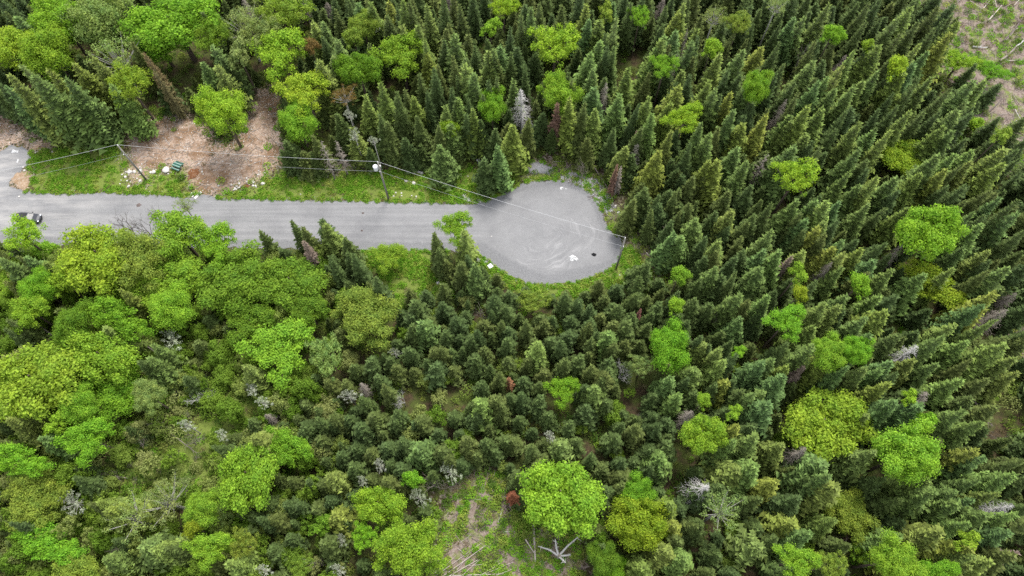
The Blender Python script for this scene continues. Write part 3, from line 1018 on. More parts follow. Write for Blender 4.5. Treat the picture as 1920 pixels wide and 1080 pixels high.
def place_tree(name, cat, label, group, loc, crown, trunk, scale, rz, colr=None, crown_name='crown', lean=(0, 0)):
    e = empty(name, loc, rz)
    e.rotation_euler = (lean[0], lean[1], rz)
    e.scale = scale
    tag(e, label, cat, group)
    c = ob(crown_name, crown, e)
    t = ob('trunk', trunk, e)
    if colr:
        c.color = (*colr, 1)
    return e


def place_broad(name, cat, label, group, x, y, hc, sx, sy, kz, proto, rz, colr):
    """trunk stretched up to a crown that keeps its own proportions"""
    cm, tm, R0, H0, lm, z1 = proto
    e = empty(name, (x, y, gh(x, y)), rz)
    tag(e, label, cat, group)
    dz = hc - H0 * kz
    for nm_, m_ in (('crown', cm), ('limbs', lm)):
        o = ob(nm_, m_, e)
        o.location = (0, 0, dz)
        o.scale = (sx, sy, kz)
        if nm_ == 'crown':
            o.color = (*colr, 1)
    t = ob('trunk', tm, e)
    t.scale = (sx, sy, max(.5, dz + z1 * kz))
    return e


for (cx, cy, rx, ry, cc, key, label) in BROAD:
    proto = BRD[key]
    R0, H0 = proto[2], proto[3]
    H = canopy(cx, cy)
    low = 'low ' in label or 'sapling at the foot' in label or 'bushy tree at the edge' in label
    hc = 2.0 if low else H * (.97 if cx > 1240 else .76)
    for _ in range(3):
        p = P(cx, cy, hc)
        s = ppm(p.x, p.y, hc)
        r = .5 * (rx + ry) / s
        hc = max((3.0 + 1.0 * r) if r > 2.2 else 1.9 * r, hc) if not low else 1.2 * r + .4
    p = P(cx, cy, hc)
    grow = 1.0 if 'parked car' in label or 'standing alone beside the brown' in label else (1.15 if (cx < 640 and (cy > 370 or cy < 240)) else 1.06)
    rx, ry = rx * grow, ry * grow
    rr = rx / s
    sx = rr / R0
    sy = max(.7 * sx, min(1.35 * sx, (ry / s) / R0))
    kz = min(.5 * (sx + sy) * 1.05, hc / (H0 * .95))
    jc = [c * rnd.uniform(.93, 1.07) for c in CLR[cc]]
    nm = 'birch_tree' if 'birch' in label else ('maple_tree' if 'maple' in label else ('sapling' if key.startswith('sapling') else 'broadleaf_tree'))
    place_broad(nm, 'tree', label, 'spring-green broadleaf trees', p.x, p.y, hc, sx, sy, kz, proto, rnd.uniform(-.5, .5), jc)
    TREES.append((p.x, p.y, rr, hc))
    LAND.append((cx, cy, label))
for (cx, cy, rx, ry, label) in BLOSSOM:
    proto = BRD['blossom']
    hc = 5.2 if cy > 300 else 9.5
    p = P(cx, cy, hc)
    s = ppm(p.x, p.y, hc)
    w = rnd.uniform(.66, .95)
    k = 1.12 / s / proto[2]
    place_broad('flowering_shrub', 'shrub', label, 'white flowering shrubs', p.x, p.y, hc, rx * k, ry * k, max(rx, ry) * k, proto, rnd.uniform(-.5, .5), (w, w, w * .93))
    TREES.append((p.x, p.y, rx / s * .8, hc))

# ------------------------------------------------------------------ dead and bare trees (tip pixel, height)
DEAD = [
    ('snag_white', 979, 165, 11.5, 1.15, 'bright white dead spruce with drooping bare branches above the circle'),
    ('snag_white', 1722, 652, 10.5, 1.1, 'bleached white dead spruce top beside a tall olive spruce'),
    ('snag_white', 1902, 945, 10, .9, 'white dead branches at the frame edge among bottom spruces'),
    ('snag_grey', 1300, 768, 8, .9, 'white broken dead snag standing above a lime tree'),
    ('snag_white', 1324, 908, 8.5, 1.0, 'white spiky dead treetop behind the pale twiggy tree'),
    ('snag_grey', 1512, 842, 9, .9, 'grey dead twigs over the brownish spruce'),
    ('snag_grey', 1294, 55, 12, .6, 'thin grey dead spire near the top edge'),
    ('snag_grey', 1272, 98, 12, .6, 'thin grey dead spruce beside the small bright maple'),
    ('snag_grey', 1475, 188, 11, .8, 'pale mauve dead spruce top among green spruces'),
    ('snag_grey', 1136, 152, 12, .9, 'grey bare spruce standing over the dark forest gap'),
    ('snag_thin', 1438, 288, 10, 1.2, 'grey fallen-looking dead branches beside the yellow-lime twiggy tree'),
    ('snag_grey', 1562, 494, 10, .8, 'grey dead spike below the young spruces near the big maple'),
    ('snag_grey', 1745, 735, 10, 1.3, 'grey lichen-covered spruce beside the tilted bare trunk'),
    ('snag_grey', 1700, 455, 9, .7, 'bleached dead branch in front of the biggest vivid maple'),
    ('bare_grey', 1522, 68, 12, .9, 'bare grey leaning tree with fan of branches'),
    ('bare_grey', 375, 138, 8, .8, 'bare grey bush-like tree at the clearing corner'),
    ('bare_dark', 205, 388, 11, .8, 'dark bare branches reaching over the road, first of three'),
    ('bare_dark', 240, 392, 11, .75, 'dark bare branches reaching over the road, middle of three'),
    ('bare_dark', 272, 372, 11.5, .6, 'dark bare forked stem over the road beside the big lime tree'),
    ('bare_grey', 1350, 578, 8, .6, 'bare brown-grey sapling among young spruces'),
    ('bare_grey', 820, 906, 5, .9, 'grey bare shrub beside the white flowering sapling'),
    ('bare_white', 1172, 688, 7.5, .8, 'white dead branches on the side of the pale olive tree'),
    ('bare_grey', 905, 580, 7, .7, 'grey bare sapling among young spruces below the circle'),
    ('bare_grey', 998, 152, 12, .8, 'brown-grey bare tree beside the white dead spruce'),
    ('bare_grey', 265, 786, 4, .8, 'grey bare bush at the edge of the vivid green tree'),
    ('bare_white', 366, 742, 4.5, .9, 'grey-white dead bush in the shrubby clearing'),
    ('bare_grey', 245, 822, 5, .9, 'grey bare bush on the upper rim of the shrubby clearing'),
    ('bare_grey', 285, 1003, 6, .7, 'grey spiky dead shrub below the pale birches'),
    ('bare_grey', 345, 822, 4.5, .8, 'grey dead sapling inside the shrubby clearing'),
    ('bare_white', 750, 740, 6, .7, 'white dead sapling in the small grassy gap'),
    ('bare_grey', 215, 1025, 6, .7, 'grey dead treetop beside the large dark fir'),
    ('bare_grey', 590, 1055, 5, .7, 'grey bare shrub on the bottom edge'),
    ('bare_grey', 1583, 1035, 6, .8, 'grey bare shrub between the bottom-edge lime trees'),
    ('bare_grey', 1705, 988, 8, .6, 'thin bare pale branches low between bottom spruces'),
    ('snag_thin', 600, 265, 10, 1.1, 'thin grey dead spruce at the forest edge above the verge'),
    ('snag_thin', 628, 262, 9, 1.1, 'grey-brown dead spruce skeleton at the forest edge'),
    ('bare_grey', 1098, 300, 7, .7, 'grey bare brush at the top rim of the turning circle'),
]
for key, tx, ty, h, w, label in DEAD:
    bm_, tm = BARE[key]
    if key.startswith('snag'):
        h, w = h + 1.6, w * 1.15
    p = P(tx, ty, h)
    h0 = 10.0 if key.startswith('snag') else 7.2
    place_tree('dead_tree', 'dead tree', label, 'dead and bare trees', (p.x, p.y, gh(p.x, p.y)), bm_, tm, (w * 1.1, w * 1.1, h / h0), rnd.uniform(0, 6), None, 'branches',
               (rnd.uniform(-.03, .03), rnd.uniform(-.03, .03)))
    LAND.append((tx, ty, label))
RUSTY = [
    (1046, 190, 12.5, 1.0, (.18, .105, .08), 'red-brown dead spruce in front of the smooth round green tree'),
    (1158, 306, 9.5, .62, (.20, .115, .085), 'slim red dead spruce at the rim of the turning circle'),
    (962, 925, 6.5, .75, (.27, .10, .055), 'small rust-red dead spruce at the slash clearing'),
    (569, 450, 11.5, 1.05, (.21, .155, .125), 'pale brown dead spruce leaning by the lower road edge'),
    (954, 708, 6.5, .6, (.30, .145, .08), 'small orange-topped dying spruce among young spruces'),
    (1511, 686, 10.5, .9, (.24, .18, .145), 'tan dead spruce above the largest lime maple'),
    (1487, 478, 11, .85, (.24, .18, .145), 'pale brown dead spruce beside a lime tree'),
    (1912, 1036, 10.5, 1.0, (.25, .18, .155), 'pinkish brown dead spruce in the bottom corner'),
    (1202, 578, 7, .45, (.22, .10, .085), 'small reddish dead spruce among young spruces'),
    (268, 96, 15, 1.15, (.17, .125, .06), 'brown-topped bare-stemmed spruce at the clearing edge'),
    (286, 130, 13, .9, (.14, .12, .055), 'thin brownish spruce beside the brown-topped spruce'),
    (1195, 242, 10, .6, (.27, .20, .14), 'small rust-tipped pale spruce above the circle rim'),
    (1196, 268, 9, .9, (.36, .32, .27), 'pale cream dead spruce at the circle rim'),
    (1165, 310, 9, .5, (.30, .25, .22), 'grey-pink dead spruce beside the slim red one'),
]
for tx, ty, h, w, c, label in RUSTY:
    p = P(tx, ty, h)
    place_tree('dead_spruce', 'dead tree', label, 'rust-coloured dead spruces', (p.x, p.y, gh(p.x, p.y)), RUST, RUST_T, (w, w, h / 10.2), rnd.uniform(0, 6), c)
    LAND.append((tx, ty, label))

# ------------------------------------------------------------------ spruces: treetops as seen, per quarter-size tile (offset, then tip positions at four times the scale)
TIPS = {
    (0, 0): [(60, 560), (150, 500), (250, 550), (370, 500), (480, 580), (700, 430), (820, 640), (1600, 340), (1610, 480), (1720, 560), (40, 80), (120, 120), (240, 100), (1520, 460), (1660, 400), (960, 320), (560, 470), (20, 640), (1500, 90)],
    (480, 0): [(420, 160), (500, 170), (580, 60), (700, 0), (760, 20), (860, 10), (1000, 0), (1060, 70), (1090, 0), (1170, 0), (1280, 30), (1400, 0), (1200, 190), (1260, 290), (1410, 220), (1480, 260), (1540, 40), (1630, 330), (1740, 380), (1780, 370), (1830, 330), (1840, 430), (1900, 400), (1900, 220), (1500, 430), (1550, 480), (1380, 500), (1510, 590), (1240, 380), (1280, 400), (1230, 550), (1330, 480), (1620, 560), (1690, 690), (1740, 600), (1790, 560), (1820, 600), (1600, 770), (1450, 640), (1510, 720), (1470, 740), (1420, 790), (1280, 700), (1180, 720), (1130, 660), (1040, 690), (1080, 780), (940, 620), (810, 710), (600, 290), (460, 440), (580, 430), (480, 790), (620, 840), (930, 870), (980, 920), (1230, 870), (1590, 830), (1640, 810), (1350, 940), (1450, 930), (1770, 950), (1690, 900), (1110, 1030), (1100, 190), (810, 290), (720, 960), (1340, 900), (440, 1000), (230, 1020)],
    (960, 0): [(150, 50), (70, 100), (180, 140), (350, 20), (400, 30), (560, 20), (575, 150), (660, 160), (730, 230), (720, 320), (670, 310), (590, 380), (500, 340), (480, 430), (640, 550), (690, 560), (770, 360), (180, 410), (110, 480), (420, 530), (440, 590), (600, 520), (620, 650), (580, 700), (680, 450), (1010, 550), (870, 520), (1030, 730), (820, 710), (930, 760), (990, 760), (1190, 770), (1060, 850), (1250, 650), (1150, 260), (1130, 180), (1110, 290), (1180, 330), (1240, 230), (1260, 80), (1300, 20), (1630, 210), (1390, 220), (1400, 260), (1340, 310), (1100, 370), (1230, 390), (1370, 420), (1720, 380), (1570, 410), (1860, 350), (1640, 510), (1690, 560), (1480, 600), (1540, 660), (1650, 700), (1590, 680), (1370, 560), (1290, 520), (1200, 590), (1690, 820), (1740, 920), (1440, 920), (1820, 590), (1900, 850), (450, 790), (530, 770), (620, 820), (650, 790), (760, 950), (440, 730), (970, 920), (1240, 980), (1190, 990), (1410, 960), (1490, 1010), (1580, 960), (20, 600), (10, 950), (100, 880), (900, 20), (760, 20), (780, 120)],
    (1440, 0): [(280, 120), (200, 120), (120, 80), (450, 20), (740, 20), (730, 150), (570, 310), (650, 390), (570, 500), (830, 350), (790, 310), (790, 360), (995, 270), (1130, 330), (1195, 390), (1085, 60), (1060, 90), (1280, 60), (1310, 130), (1430, 170), (1440, 200), (1385, 250), (1100, 470), (1340, 390), (355, 450), (375, 590), (395, 600), (450, 570), (500, 660), (175, 620), (650, 650), (840, 530), (900, 520), (980, 690), (1000, 780), (720, 590), (1030, 540), (1220, 580), (1320, 670), (1560, 480), (1080, 840), (1190, 830), (1260, 850), (420, 820), (290, 800), (590, 860), (250, 700), (160, 870), (190, 910), (1410, 830), (1330, 950), (1400, 980), (910, 980), (700, 930), (790, 970), (680, 1000), (520, 980), (290, 1000), (1560, 600), (1640, 590), (1740, 620), (1310, 220), (850, 890)],
    (0, 270): [(340, 890), (200, 860), (60, 760), (130, 830), (20, 860)],
    (480, 270): [(30, 660), (275, 590), (360, 620), (470, 575), (520, 600), (690, 800), (560, 870), (720, 820), (1330, 690), (1360, 750), (1550, 650), (1540, 840), (1600, 830), (1690, 920), (1640, 900), (1820, 20), (1700, 120), (1380, 20), (1200, 20), (1500, 20), (1460, 30), (1100, 20), (1240, 10), (880, 990), (200, 30), (340, 60), (420, 60)],
    (960, 270): [(900, 90), (850, 10), (1100, 50), (1130, 160), (1220, 190), (1360, 20), (1270, 210), (1310, 230), (1390, 210), (1430, 250), (1480, 130), (1550, 110), (1680, 20), (1760, 140), (1250, 300), (1110, 370), (1190, 330), (1230, 370), (1130, 440), (1360, 430), (1390, 440), (1630, 370), (1660, 480), (1790, 320), (1820, 520), (1700, 490), (1540, 500), (1270, 520), (1630, 600), (1260, 490), (910, 420), (1100, 500), (1390, 560), (1450, 690), (1210, 670), (1280, 700), (1570, 720), (1720, 610), (1740, 680), (1200, 570), (1470, 870), (1550, 800), (1680, 860), (1790, 830), (1880, 930), (1530, 920), (1700, 990), (1590, 1000), (990, 870), (1400, 1000), (1840, 770), (1880, 800), (1000, 340), (980, 1030)],
    (1440, 270): [(190, 20), (320, 10), (440, 10), (690, 20), (610, 210), (800, 200), (815, 240), (700, 300), (965, 260), (1150, 230), (1300, 80), (1290, 130), (1360, 180), (1430, 150), (1345, 280), (1540, 60), (1520, 130), (1410, 70), (1760, 30), (1770, 140), (1640, 330), (1740, 410), (1875, 460), (1900, 520), (1560, 510), (1620, 560), (1610, 620), (1480, 780), (1670, 810), (1680, 880), (1680, 930), (1795, 930), (1060, 480), (770, 450), (880, 440), (1060, 750), (550, 420), (470, 430), (370, 420), (215, 430), (250, 510), (280, 550), (20, 470), (40, 660), (300, 650), (390, 620), (430, 580), (470, 690), (500, 760), (580, 730), (710, 790), (570, 820), (800, 860), (100, 790), (280, 800), (550, 920), (760, 940), (920, 940), (1190, 970), (1390, 940), (1020, 320)],
    (0, 540): [(60, 230), (20, 330), (1060, 510), (1130, 530), (1700, 290), (1760, 330), (1420, 140), (780, 290), (690, 900), (1820, 590), (50, 990), (1150, 420), (890, 20)],
    (480, 540): [(1200, 100), (1390, 110), (1570, 170), (1510, 200), (1420, 330), (1240, 260), (1170, 290), (1170, 210), (1290, 210), (1540, 350), (1650, 310), (1710, 240), (1780, 50), (1850, 120), (1900, 20), (1880, 290), (1840, 250), (1790, 170), (1610, 360), (1780, 320), (1870, 390), (1830, 630), (1330, 440), (1390, 440), (1470, 470), (1550, 440), (1280, 520), (1340, 560), (950, 490), (1000, 520), (860, 520), (910, 660), (960, 720), (740, 570), (620, 320), (530, 230), (360, 840), (440, 900), (590, 930), (450, 980), (570, 1020), (690, 970), (820, 830), (880, 930), (1030, 990), (1060, 910), (1190, 1000), (1240, 980), (1480, 930), (1600, 870), (1690, 850), (1790, 820), (1840, 900), (1630, 950), (1680, 690), (340, 1020), (760, 1030), (1360, 1060)],
    (960, 540): [(70, 180), (120, 250), (220, 210), (240, 240), (300, 220), (180, 370), (220, 340), (205, 420), (400, 390), (310, 370), (390, 530), (460, 210), (570, 280), (590, 240), (660, 190), (600, 130), (500, 60), (400, 40), (810, 150), (760, 130), (730, 330), (650, 330), (620, 370), (430, 320), (410, 290), (780, 400), (800, 250), (850, 240), (920, 200), (1020, 270), (1040, 180), (900, 310), (860, 400), (980, 400), (970, 430), (1110, 90), (1040, 60), (930, 10), (1270, 20), (1240, 190), (1290, 60), (1400, 80), (1500, 110), (1330, 220), (1310, 390), (1450, 360), (1510, 420), (1440, 430), (1560, 450), (1590, 540), (1530, 550), (1380, 610), (1210, 560), (1200, 670), (1250, 790), (1720, 230), (1790, 80), (1900, 170), (1740, 100), (1700, 50), (1610, 690), (1560, 720), (1660, 710), (1750, 740), (1800, 800), (1870, 790), (1690, 500), (1680, 1020), (1080, 820), (510, 490), (590, 480), (540, 740), (640, 740), (700, 700), (760, 550), (740, 620), (700, 630), (600, 600), (80, 790), (190, 830), (440, 1000), (830, 990), (970, 1050), (1100, 1000), (1210, 980), (1090, 930), (1330, 650), (1880, 560)],
    (1440, 540): [(830, 50), (590, 50), (430, 130), (530, 140), (590, 160), (640, 80), (735, 220), (770, 340), (360, 290), (400, 250), (330, 420), (150, 400), (460, 540), (1400, 270), (1310, 380), (1500, 410), (1700, 50), (1620, 120), (1720, 240), (1210, 160), (610, 600), (740, 600), (930, 570), (860, 600), (990, 660), (900, 720), (50, 540), (150, 580), (130, 660), (1280, 570), (1470, 700), (1170, 900), (980, 870), (1480, 940), (1620, 1010), (760, 950), (20, 60), (1780, 430), (20, 870), (1090, 550), (1850, 520), (1900, 640), (880, 180)],
    (0, 810): [(640, 520), (740, 540), (800, 600), (1060, 860), (1160, 860), (1260, 880), (1320, 920), (770, 960), (830, 830), (100, 700), (50, 850), (40, 950), (1640, 60), (1700, 30), (1900, 20), (300, 30), (1580, 1010), (1700, 1000)],
    (480, 810): [(500, 40), (640, 70), (750, 90), (620, 180), (700, 250), (970, 110), (1090, 270), (1220, 100), (1080, 40), (1560, 60), (1740, 60), (1790, 140), (1880, 50), (1440, 200), (240, 350), (400, 350), (470, 380), (550, 320), (300, 530), (220, 530), (430, 560), (520, 490), (660, 580), (600, 610), (660, 680), (110, 660), (270, 690), (240, 810), (520, 850), (1000, 370), (1370, 100), (30, 640), (1540, 220)],
    (960, 810): [(20, 60), (150, 100), (380, 90), (240, 190), (210, 230), (800, 30), (630, 160), (840, 180), (1040, 100), (1190, 110), (1120, 200), (1060, 270), (1160, 300), (850, 300), (690, 280), (830, 390), (730, 430), (1110, 430), (1530, 110), (1680, 280), (1850, 250), (1850, 490), (1850, 850), (1200, 560), (1230, 680), (1420, 720), (1380, 680), (1270, 800), (1170, 900), (1000, 1020), (1300, 930), (680, 860), (1820, 40), (1660, 70), (60, 310)],
    (1440, 810): [(100, 90), (60, 360), (430, 240), (800, 160), (520, 390), (480, 330), (1240, 380), (1270, 460), (1570, 370), (1880, 320), (1430, 450), (1550, 520), (1640, 610), (1740, 450), (1880, 640), (1520, 690), (1830, 760), (1600, 140), (1630, 190), (1000, 780), (530, 660), (200, 700), (350, 770), (1300, 760), (1540, 860), (1550, 930), (1530, 1010), (1700, 960), (1740, 720), (1430, 520), (230, 1060), (1130, 990)],
}
BIG = {(60, 140): (19, 1.55), (15, 140): (18, 1.4), (92, 125): (17, 1.3), (118, 145): (17, 1.35), (38, 125): (17, 1.3), (175, 108): (15, 1.3), (205, 160): (14, 1.3),
       (935, 275): (12.5, 1.35), (842, 235): (10, 1.75), (825, 275): (10, 1.7), (1011, 645): (10, 1.45), (1382, 880): (10, 2.0), (1422, 1022): (10, 2.2), (265, 1025): (10, 2.0),
       (1547, 870): (12, 2.1), (1490, 985): (11, 1.9), (1765, 1000): (13, 1.8), (1880, 278): (14, 2.0), (1362, 712): (10, 1.6), (785, 835): (8, 1.9), (700, 772): (8, 1.7),
       (597, 414): (10.5, 1.35), (548, 417): (10, 1.2), (487, 435): (9, 1.1), (290, 672): (12, 1.4), (270, 665): (11, 1.3), (225, 545): (12, 1.2), (812, 442): (11, 1.2), (820, 457): (10, 1.15), (867, 432): (12.5, 1.35), (865, 480): (10.5, 1.25), (880, 477): (10, 1.2), (902, 500): (8.5, 1.2)}
CROWNS = []
for (bx, by, brr, bh) in TREES:
    s_ = ppm(bx, by, bh)
    cpx = pix(bx, by, bh)
    CROWNS.append((cpx[0], cpx[1], brr * s_, by, bx))


def covers(x, y, h, lim=.88):
    """does a spruce standing here stand before the middle of a broadleaf crown that the photograph shows open?"""
    body = [pix(x, y, h * f) for f in (.97, .8, .6, .42)]
    for (a, b, r_, by, bx) in CROWNS:
        if y < by - .3 and abs(a - body[0][0]) < 160 and abs(b - body[0][1]) < 160:
            for q_ in body:
                if (q_[0] - a) ** 2 + (q_[1] - b) ** 2 < (lim * r_) ** 2:
                    return True
    return False


con = []                                                     # x, y, height, width factor, variant, px, py
for (ox, oy), tips in TIPS.items():
    for (tx, ty) in tips:
        px, py = ox + tx / 4, oy + ty / 4
        h = canopy(px, py)
        h *= rnd.uniform(.74, 1.28) if h < 9 else rnd.uniform(.88, 1.16)
        w = rnd.uniform(.74, 1.32)
        best = min(BIG, key=lambda b: (b[0] - px) ** 2 + (b[1] - py) ** 2)
        if abs(best[0] - px) < 5 and abs(best[1] - py) < 5:
            h, w = BIG[best]
            w *= .78
            young = False
        # a tree stands in the wood, not on the road, verge or dirt: take the height that puts its foot there
        for f in (() if abs(best[0] - px) < 5 and abs(best[1] - py) < 5 else (1, .93, .86, .8, .72, .64, .55, .45, .38) if py < 330 else (1, .93, 1.08, .86, 1.16, .8, 1.25, .72, 1.35, .64, 1.5, .55, .45)):
            p = P(px, py, h * f)
            q_ = np.array([[p.x, p.y]])
            if sdist(q_, W_ROAD)[0] < -.9 and smax(q_, W_DIRT)[0] < -.2 and smax(q_, W_GRASS[:4] + W_GRASS[6:7])[0] < 0 and sdist(q_, W_OPEN[-1])[0] < -.3:
                h *= f
                break
        p = P(px, py, h)
        if not (abs(best[0] - px) < 5 and abs(best[1] - py) < 5):
            inside_ = any((px - a) ** 2 + (py - b) ** 2 < (.62 * r_) ** 2 for (a, b, r_, _, _) in CROWNS)
            for f in (1, .88, .76, .64, .52):
                p = P(px, py, h * f)
                if inside_ or not covers(p.x, p.y, h * f):
                    break
            h *= f
        young = h < 9.5
        if young:
            v = rnd.choice((6, 7, 8, 9, 10))
            w *= 1.0
        else:
            v = rnd.choice((0, 0, 1, 2, 2, 3, 3, 4, 5, 5)) if rnd.random() > .07 else 11
        if any((c[0] - p.x) ** 2 + (c[1] - p.y) ** 2 < .9 for c in con):
            continue
        con.append((p.x, p.y, h, w, v, px, py))

# ------------------------------------------------------------------ the rest of the wood: evenly spread, kept off road, clearings and broadleaf crowns
cell = {}


def near(x, y, d, grid):
    i0, j0 = int(x // 3), int(y // 3)
    for i in range(i0 - 1, i0 + 2):
        for j in range(j0 - 1, j0 + 2):
            for (a, b, _) in grid.get((i, j), ()):
                if (a - x) ** 2 + (b - y) ** 2 < d * d:
                    return True
    return False


def put(x, y, grid, d=0):
    grid.setdefault((int(x // 3), int(y // 3)), []).append((x, y, d))


for c in con:
    put(c[0], c[1], cell)
cand = np.column_stack((nrg.uniform(-135, 135, 60000), nrg.uniform(-14, 142, 60000)))
k_road = sdist(cand, W_ROAD)
k_dirt = smax(cand, W_DIRT)
k_gr = smax(cand, W_GRASS)
k_open = smax(cand, W_OPEN)
k_sh = smax(cand, W_SHRUB)
ta = np.array(TREES)
fill = []
for i, (x, y) in enumerate(cand):
    if k_road[i] > -2.2 or k_dirt[i] > -1.2 or k_gr[i] > -.6 or k_open[i] > -.8 or k_sh[i] > -.4:
        continue
    px, py = pix(x, y, 0)
    if px < -200 or px > 2120 or py < -140 or py > 1230:
        continue
    H = canopy(px, py)
    lx = px < 470 and py > 470                               # the lower wood is mostly broadleaf
    if lx and rnd.random() > .05:
        continue
    if near(x, y, 2.15 if H < 9 else 2.75, cell):
        continue
    d2 = np.hypot(ta[:, 0] - x, ta[:, 1] - y) / ta[:, 2]
    k = int(d2.argmin())
    h = H * rnd.uniform(.50, 1.04)
    if d2[k] < .85:
        continue
    if d2[k] < 1.25:
        h = min(h, ta[k, 3] * .85)
    q = pix(x, y, h)
    hide = covers(x, y, h, 1.05)
    if hide:
        h *= .45
        if h < 3 or covers(x, y, h, 1.0):
            continue
        q = pix(x, y, h)
    put(x, y, cell)
    v = rnd.choice((6, 7, 8, 9, 10)) if h < 8.5 else rnd.choice((0, 1, 2, 3, 4, 5, 11, 3))
    if rnd.random() < .03:
        v, h = 12, h * .95
    fill.append((x, y, h, rnd.uniform(.78, 1.25), v, *q))

# the three hundred that show largest stand as trees of their own, the others as one wood
def shown(c):
    on = -20 < c[5] < 1940 and -10 < c[6] < 1090
    return (c[2] * c[3] * ppm(c[0], c[1], c[2])) * (1 if on else 0)


con.sort(key=shown, reverse=True)
solo, mass = con[:300], con[300:] + fill


CON.append((None, None, 11.0))                              # place of the grey snags in the list


def csc(c):
    h0 = CON[c[4]][2]
    k = c[2] / h0
    # crown width grows more slowly than height
    kw = c[3] * (k ** .55) * (1.28 if h0 > 10 else 1.10)
    return kw, kw, k


TONE = [((1.0, 1.0, 1.0), 'dark green'), ((.90, 1.0, 1.16), 'bluish green'), ((1.16, 1.09, .88), 'olive green'), ((1.12, 1.18, 1.15), 'mid green')]
WHERE = ['just right of', 'up and right of', 'straight above', 'up and left of', 'just left of', 'down and left of', 'straight below', 'down and right of']
ORD = ['nearest', 'second', 'third', 'fourth', 'fifth', 'sixth', 'seventh', 'eighth', 'ninth', 'tenth', 'eleventh', 'twelfth']


def short(lbl):
    w = lbl.split()
    for stop in (' with ', ' beside ', ' above ', ' below ', ' among ', ' between ', ' under ', ' on the ', ' at the ', ' near ', ' next ', ' behind ', ' standing', ' in front', ' in the ', ' over ',
                 ' right ', ' left ', ' just ', ' half ', ' touching', ' wedged', ' peeking', ' cut by', ' leaning', ' reaching', ' overhanging', ' of the'):
        i = lbl.find(stop)
        if i > 12:
            lbl = lbl[:i]
    return lbl.strip(' ,')


sh = [short(l[2]) for l in LAND]
uniq = [(l[0], l[1], s) for l, s in zip(LAND, sh) if sh.count(s) == 1 and 0 < l[0] < 1920 and 0 < l[1] < 1080 and 2 < len(s.split()) < 8]
uniq += [(1010, 430, 'gravel turning circle'), (709, 305, 'utility pole with transformer')]
seen_rank = {}
order = []
for c in solo:
    k = min(range(len(uniq)), key=lambda i: (uniq[i][0] - c[5]) ** 2 + (uniq[i][1] - c[6]) ** 2)
    dx, dy = c[5] - uniq[k][0], uniq[k][1] - c[6]
    sect = int(round(math.atan2(dy, dx) / (math.pi / 4))) % 8
    order.append((k, sect, dx * dx + dy * dy, c))
order.sort(key=lambda o: (o[0], o[1], o[2]))
for k, sect, d, c in order:
    n_ = seen_rank.get((k, sect), 0)
    seen_rank[(k, sect)] = n_ + 1
    tone, word = TONE[rnd.choices((0, 1, 2, 3), (.4, .2, .25, .15))[0]]
    label = f"{word} spruce, {ORD[min(n_, 11)]} one {WHERE[sect]} the {uniq[k][2]}"
    label = ' '.join(label.split()[:16])
    cm, tm, h0 = CON[c[4]]
    place_tree('spruce_tree', 'tree', label, 'spruces of the dense stand', (c[0], c[1], gh(c[0], c[1])), cm, tm, csc(c), rnd.uniform(0, 6.28), tone, 'crown',
               (rnd.uniform(-.025, .025), rnd.uniform(-.025, .025)))


# ------------------------------------------------------------------ scattered masses (points that carry shared prototypes)
def scatter(name, protos, pts, label, cat):
    """pts: (x, y, z, sx, sz, rotz, index)"""
    c = bpy.data.collections.new(name + '_kinds')
    for i, m in enumerate(protos):
        o = bpy.data.objects.new('%s_kind_%02d' % (name, i), m)
        c.objects.link(o)
    a = np.array(pts, float)
    m = bpy.data.meshes.new(name)
    m.vertices.add(len(a))
    m.vertices.foreach_set('co', a[:, :3].ravel())
    at = m.attributes.new('sc', 'FLOAT_VECTOR', 'POINT'); at.data.foreach_set('vector', np.column_stack((a[:, 3], a[:, 3], a[:, 4])).astype(np.float32).ravel())
    at = m.attributes.new('rt', 'FLOAT_VECTOR', 'POINT'); at.data.foreach_set('vector', np.column_stack((nrg.normal(0, .04, len(a)), nrg.normal(0, .04, len(a)), a[:, 5])).astype(np.float32).ravel())
    at = m.attributes.new('ix', 'INT', 'POINT'); at.data.foreach_set('value', a[:, 6].astype(np.int32))
    o = ob(name, m)
    g = bpy.data.node_groups.new(name, 'GeometryNodeTree')
    g.interface.new_socket('Geometry', in_out='INPUT', socket_type='NodeSocketGeometry')
    g.interface.new_socket('Geometry', in_out='OUTPUT', socket_type='NodeSocketGeometry')
    gi, go = g.nodes.new('NodeGroupInput'), g.nodes.new('NodeGroupOutput')
    ci = g.nodes.new('GeometryNodeCollectionInfo')
    ci.inputs['Collection'].default_value = c
    ci.inputs['Separate Children'].default_value = True
    ci.inputs['Reset Children'].default_value = True
    ip = g.nodes.new('GeometryNodeInstanceOnPoints')
    ip.inputs['Pick Instance'].default_value = True

    def na(n_, t):
        k = g.nodes.new('GeometryNodeInputNamedAttribute')
        k.data_type = t
        k.inputs['Name'].default_value = n_
        return k.outputs['Attribute']
    e2r = g.nodes.new('FunctionNodeEulerToRotation')
    g.links.new(gi.outputs[0], ip.inputs['Points'])
    g.links.new(ci.outputs[0], ip.inputs['Instance'])
    g.links.new(na('ix', 'INT'), ip.inputs['Instance Index'])
    g.links.new(na('rt', 'FLOAT_VECTOR'), e2r.inputs[0])
    g.links.new(e2r.outputs[0], ip.inputs['Rotation'])
    g.links.new(na('sc', 'FLOAT_VECTOR'), ip.inputs['Scale'])
    g.links.new(ip.outputs[0], go.inputs[0])
    md = o.modifiers.new('scatter', 'NODES')
    md.node_group = g
    return tag(o, label, cat, None, 'stuff')


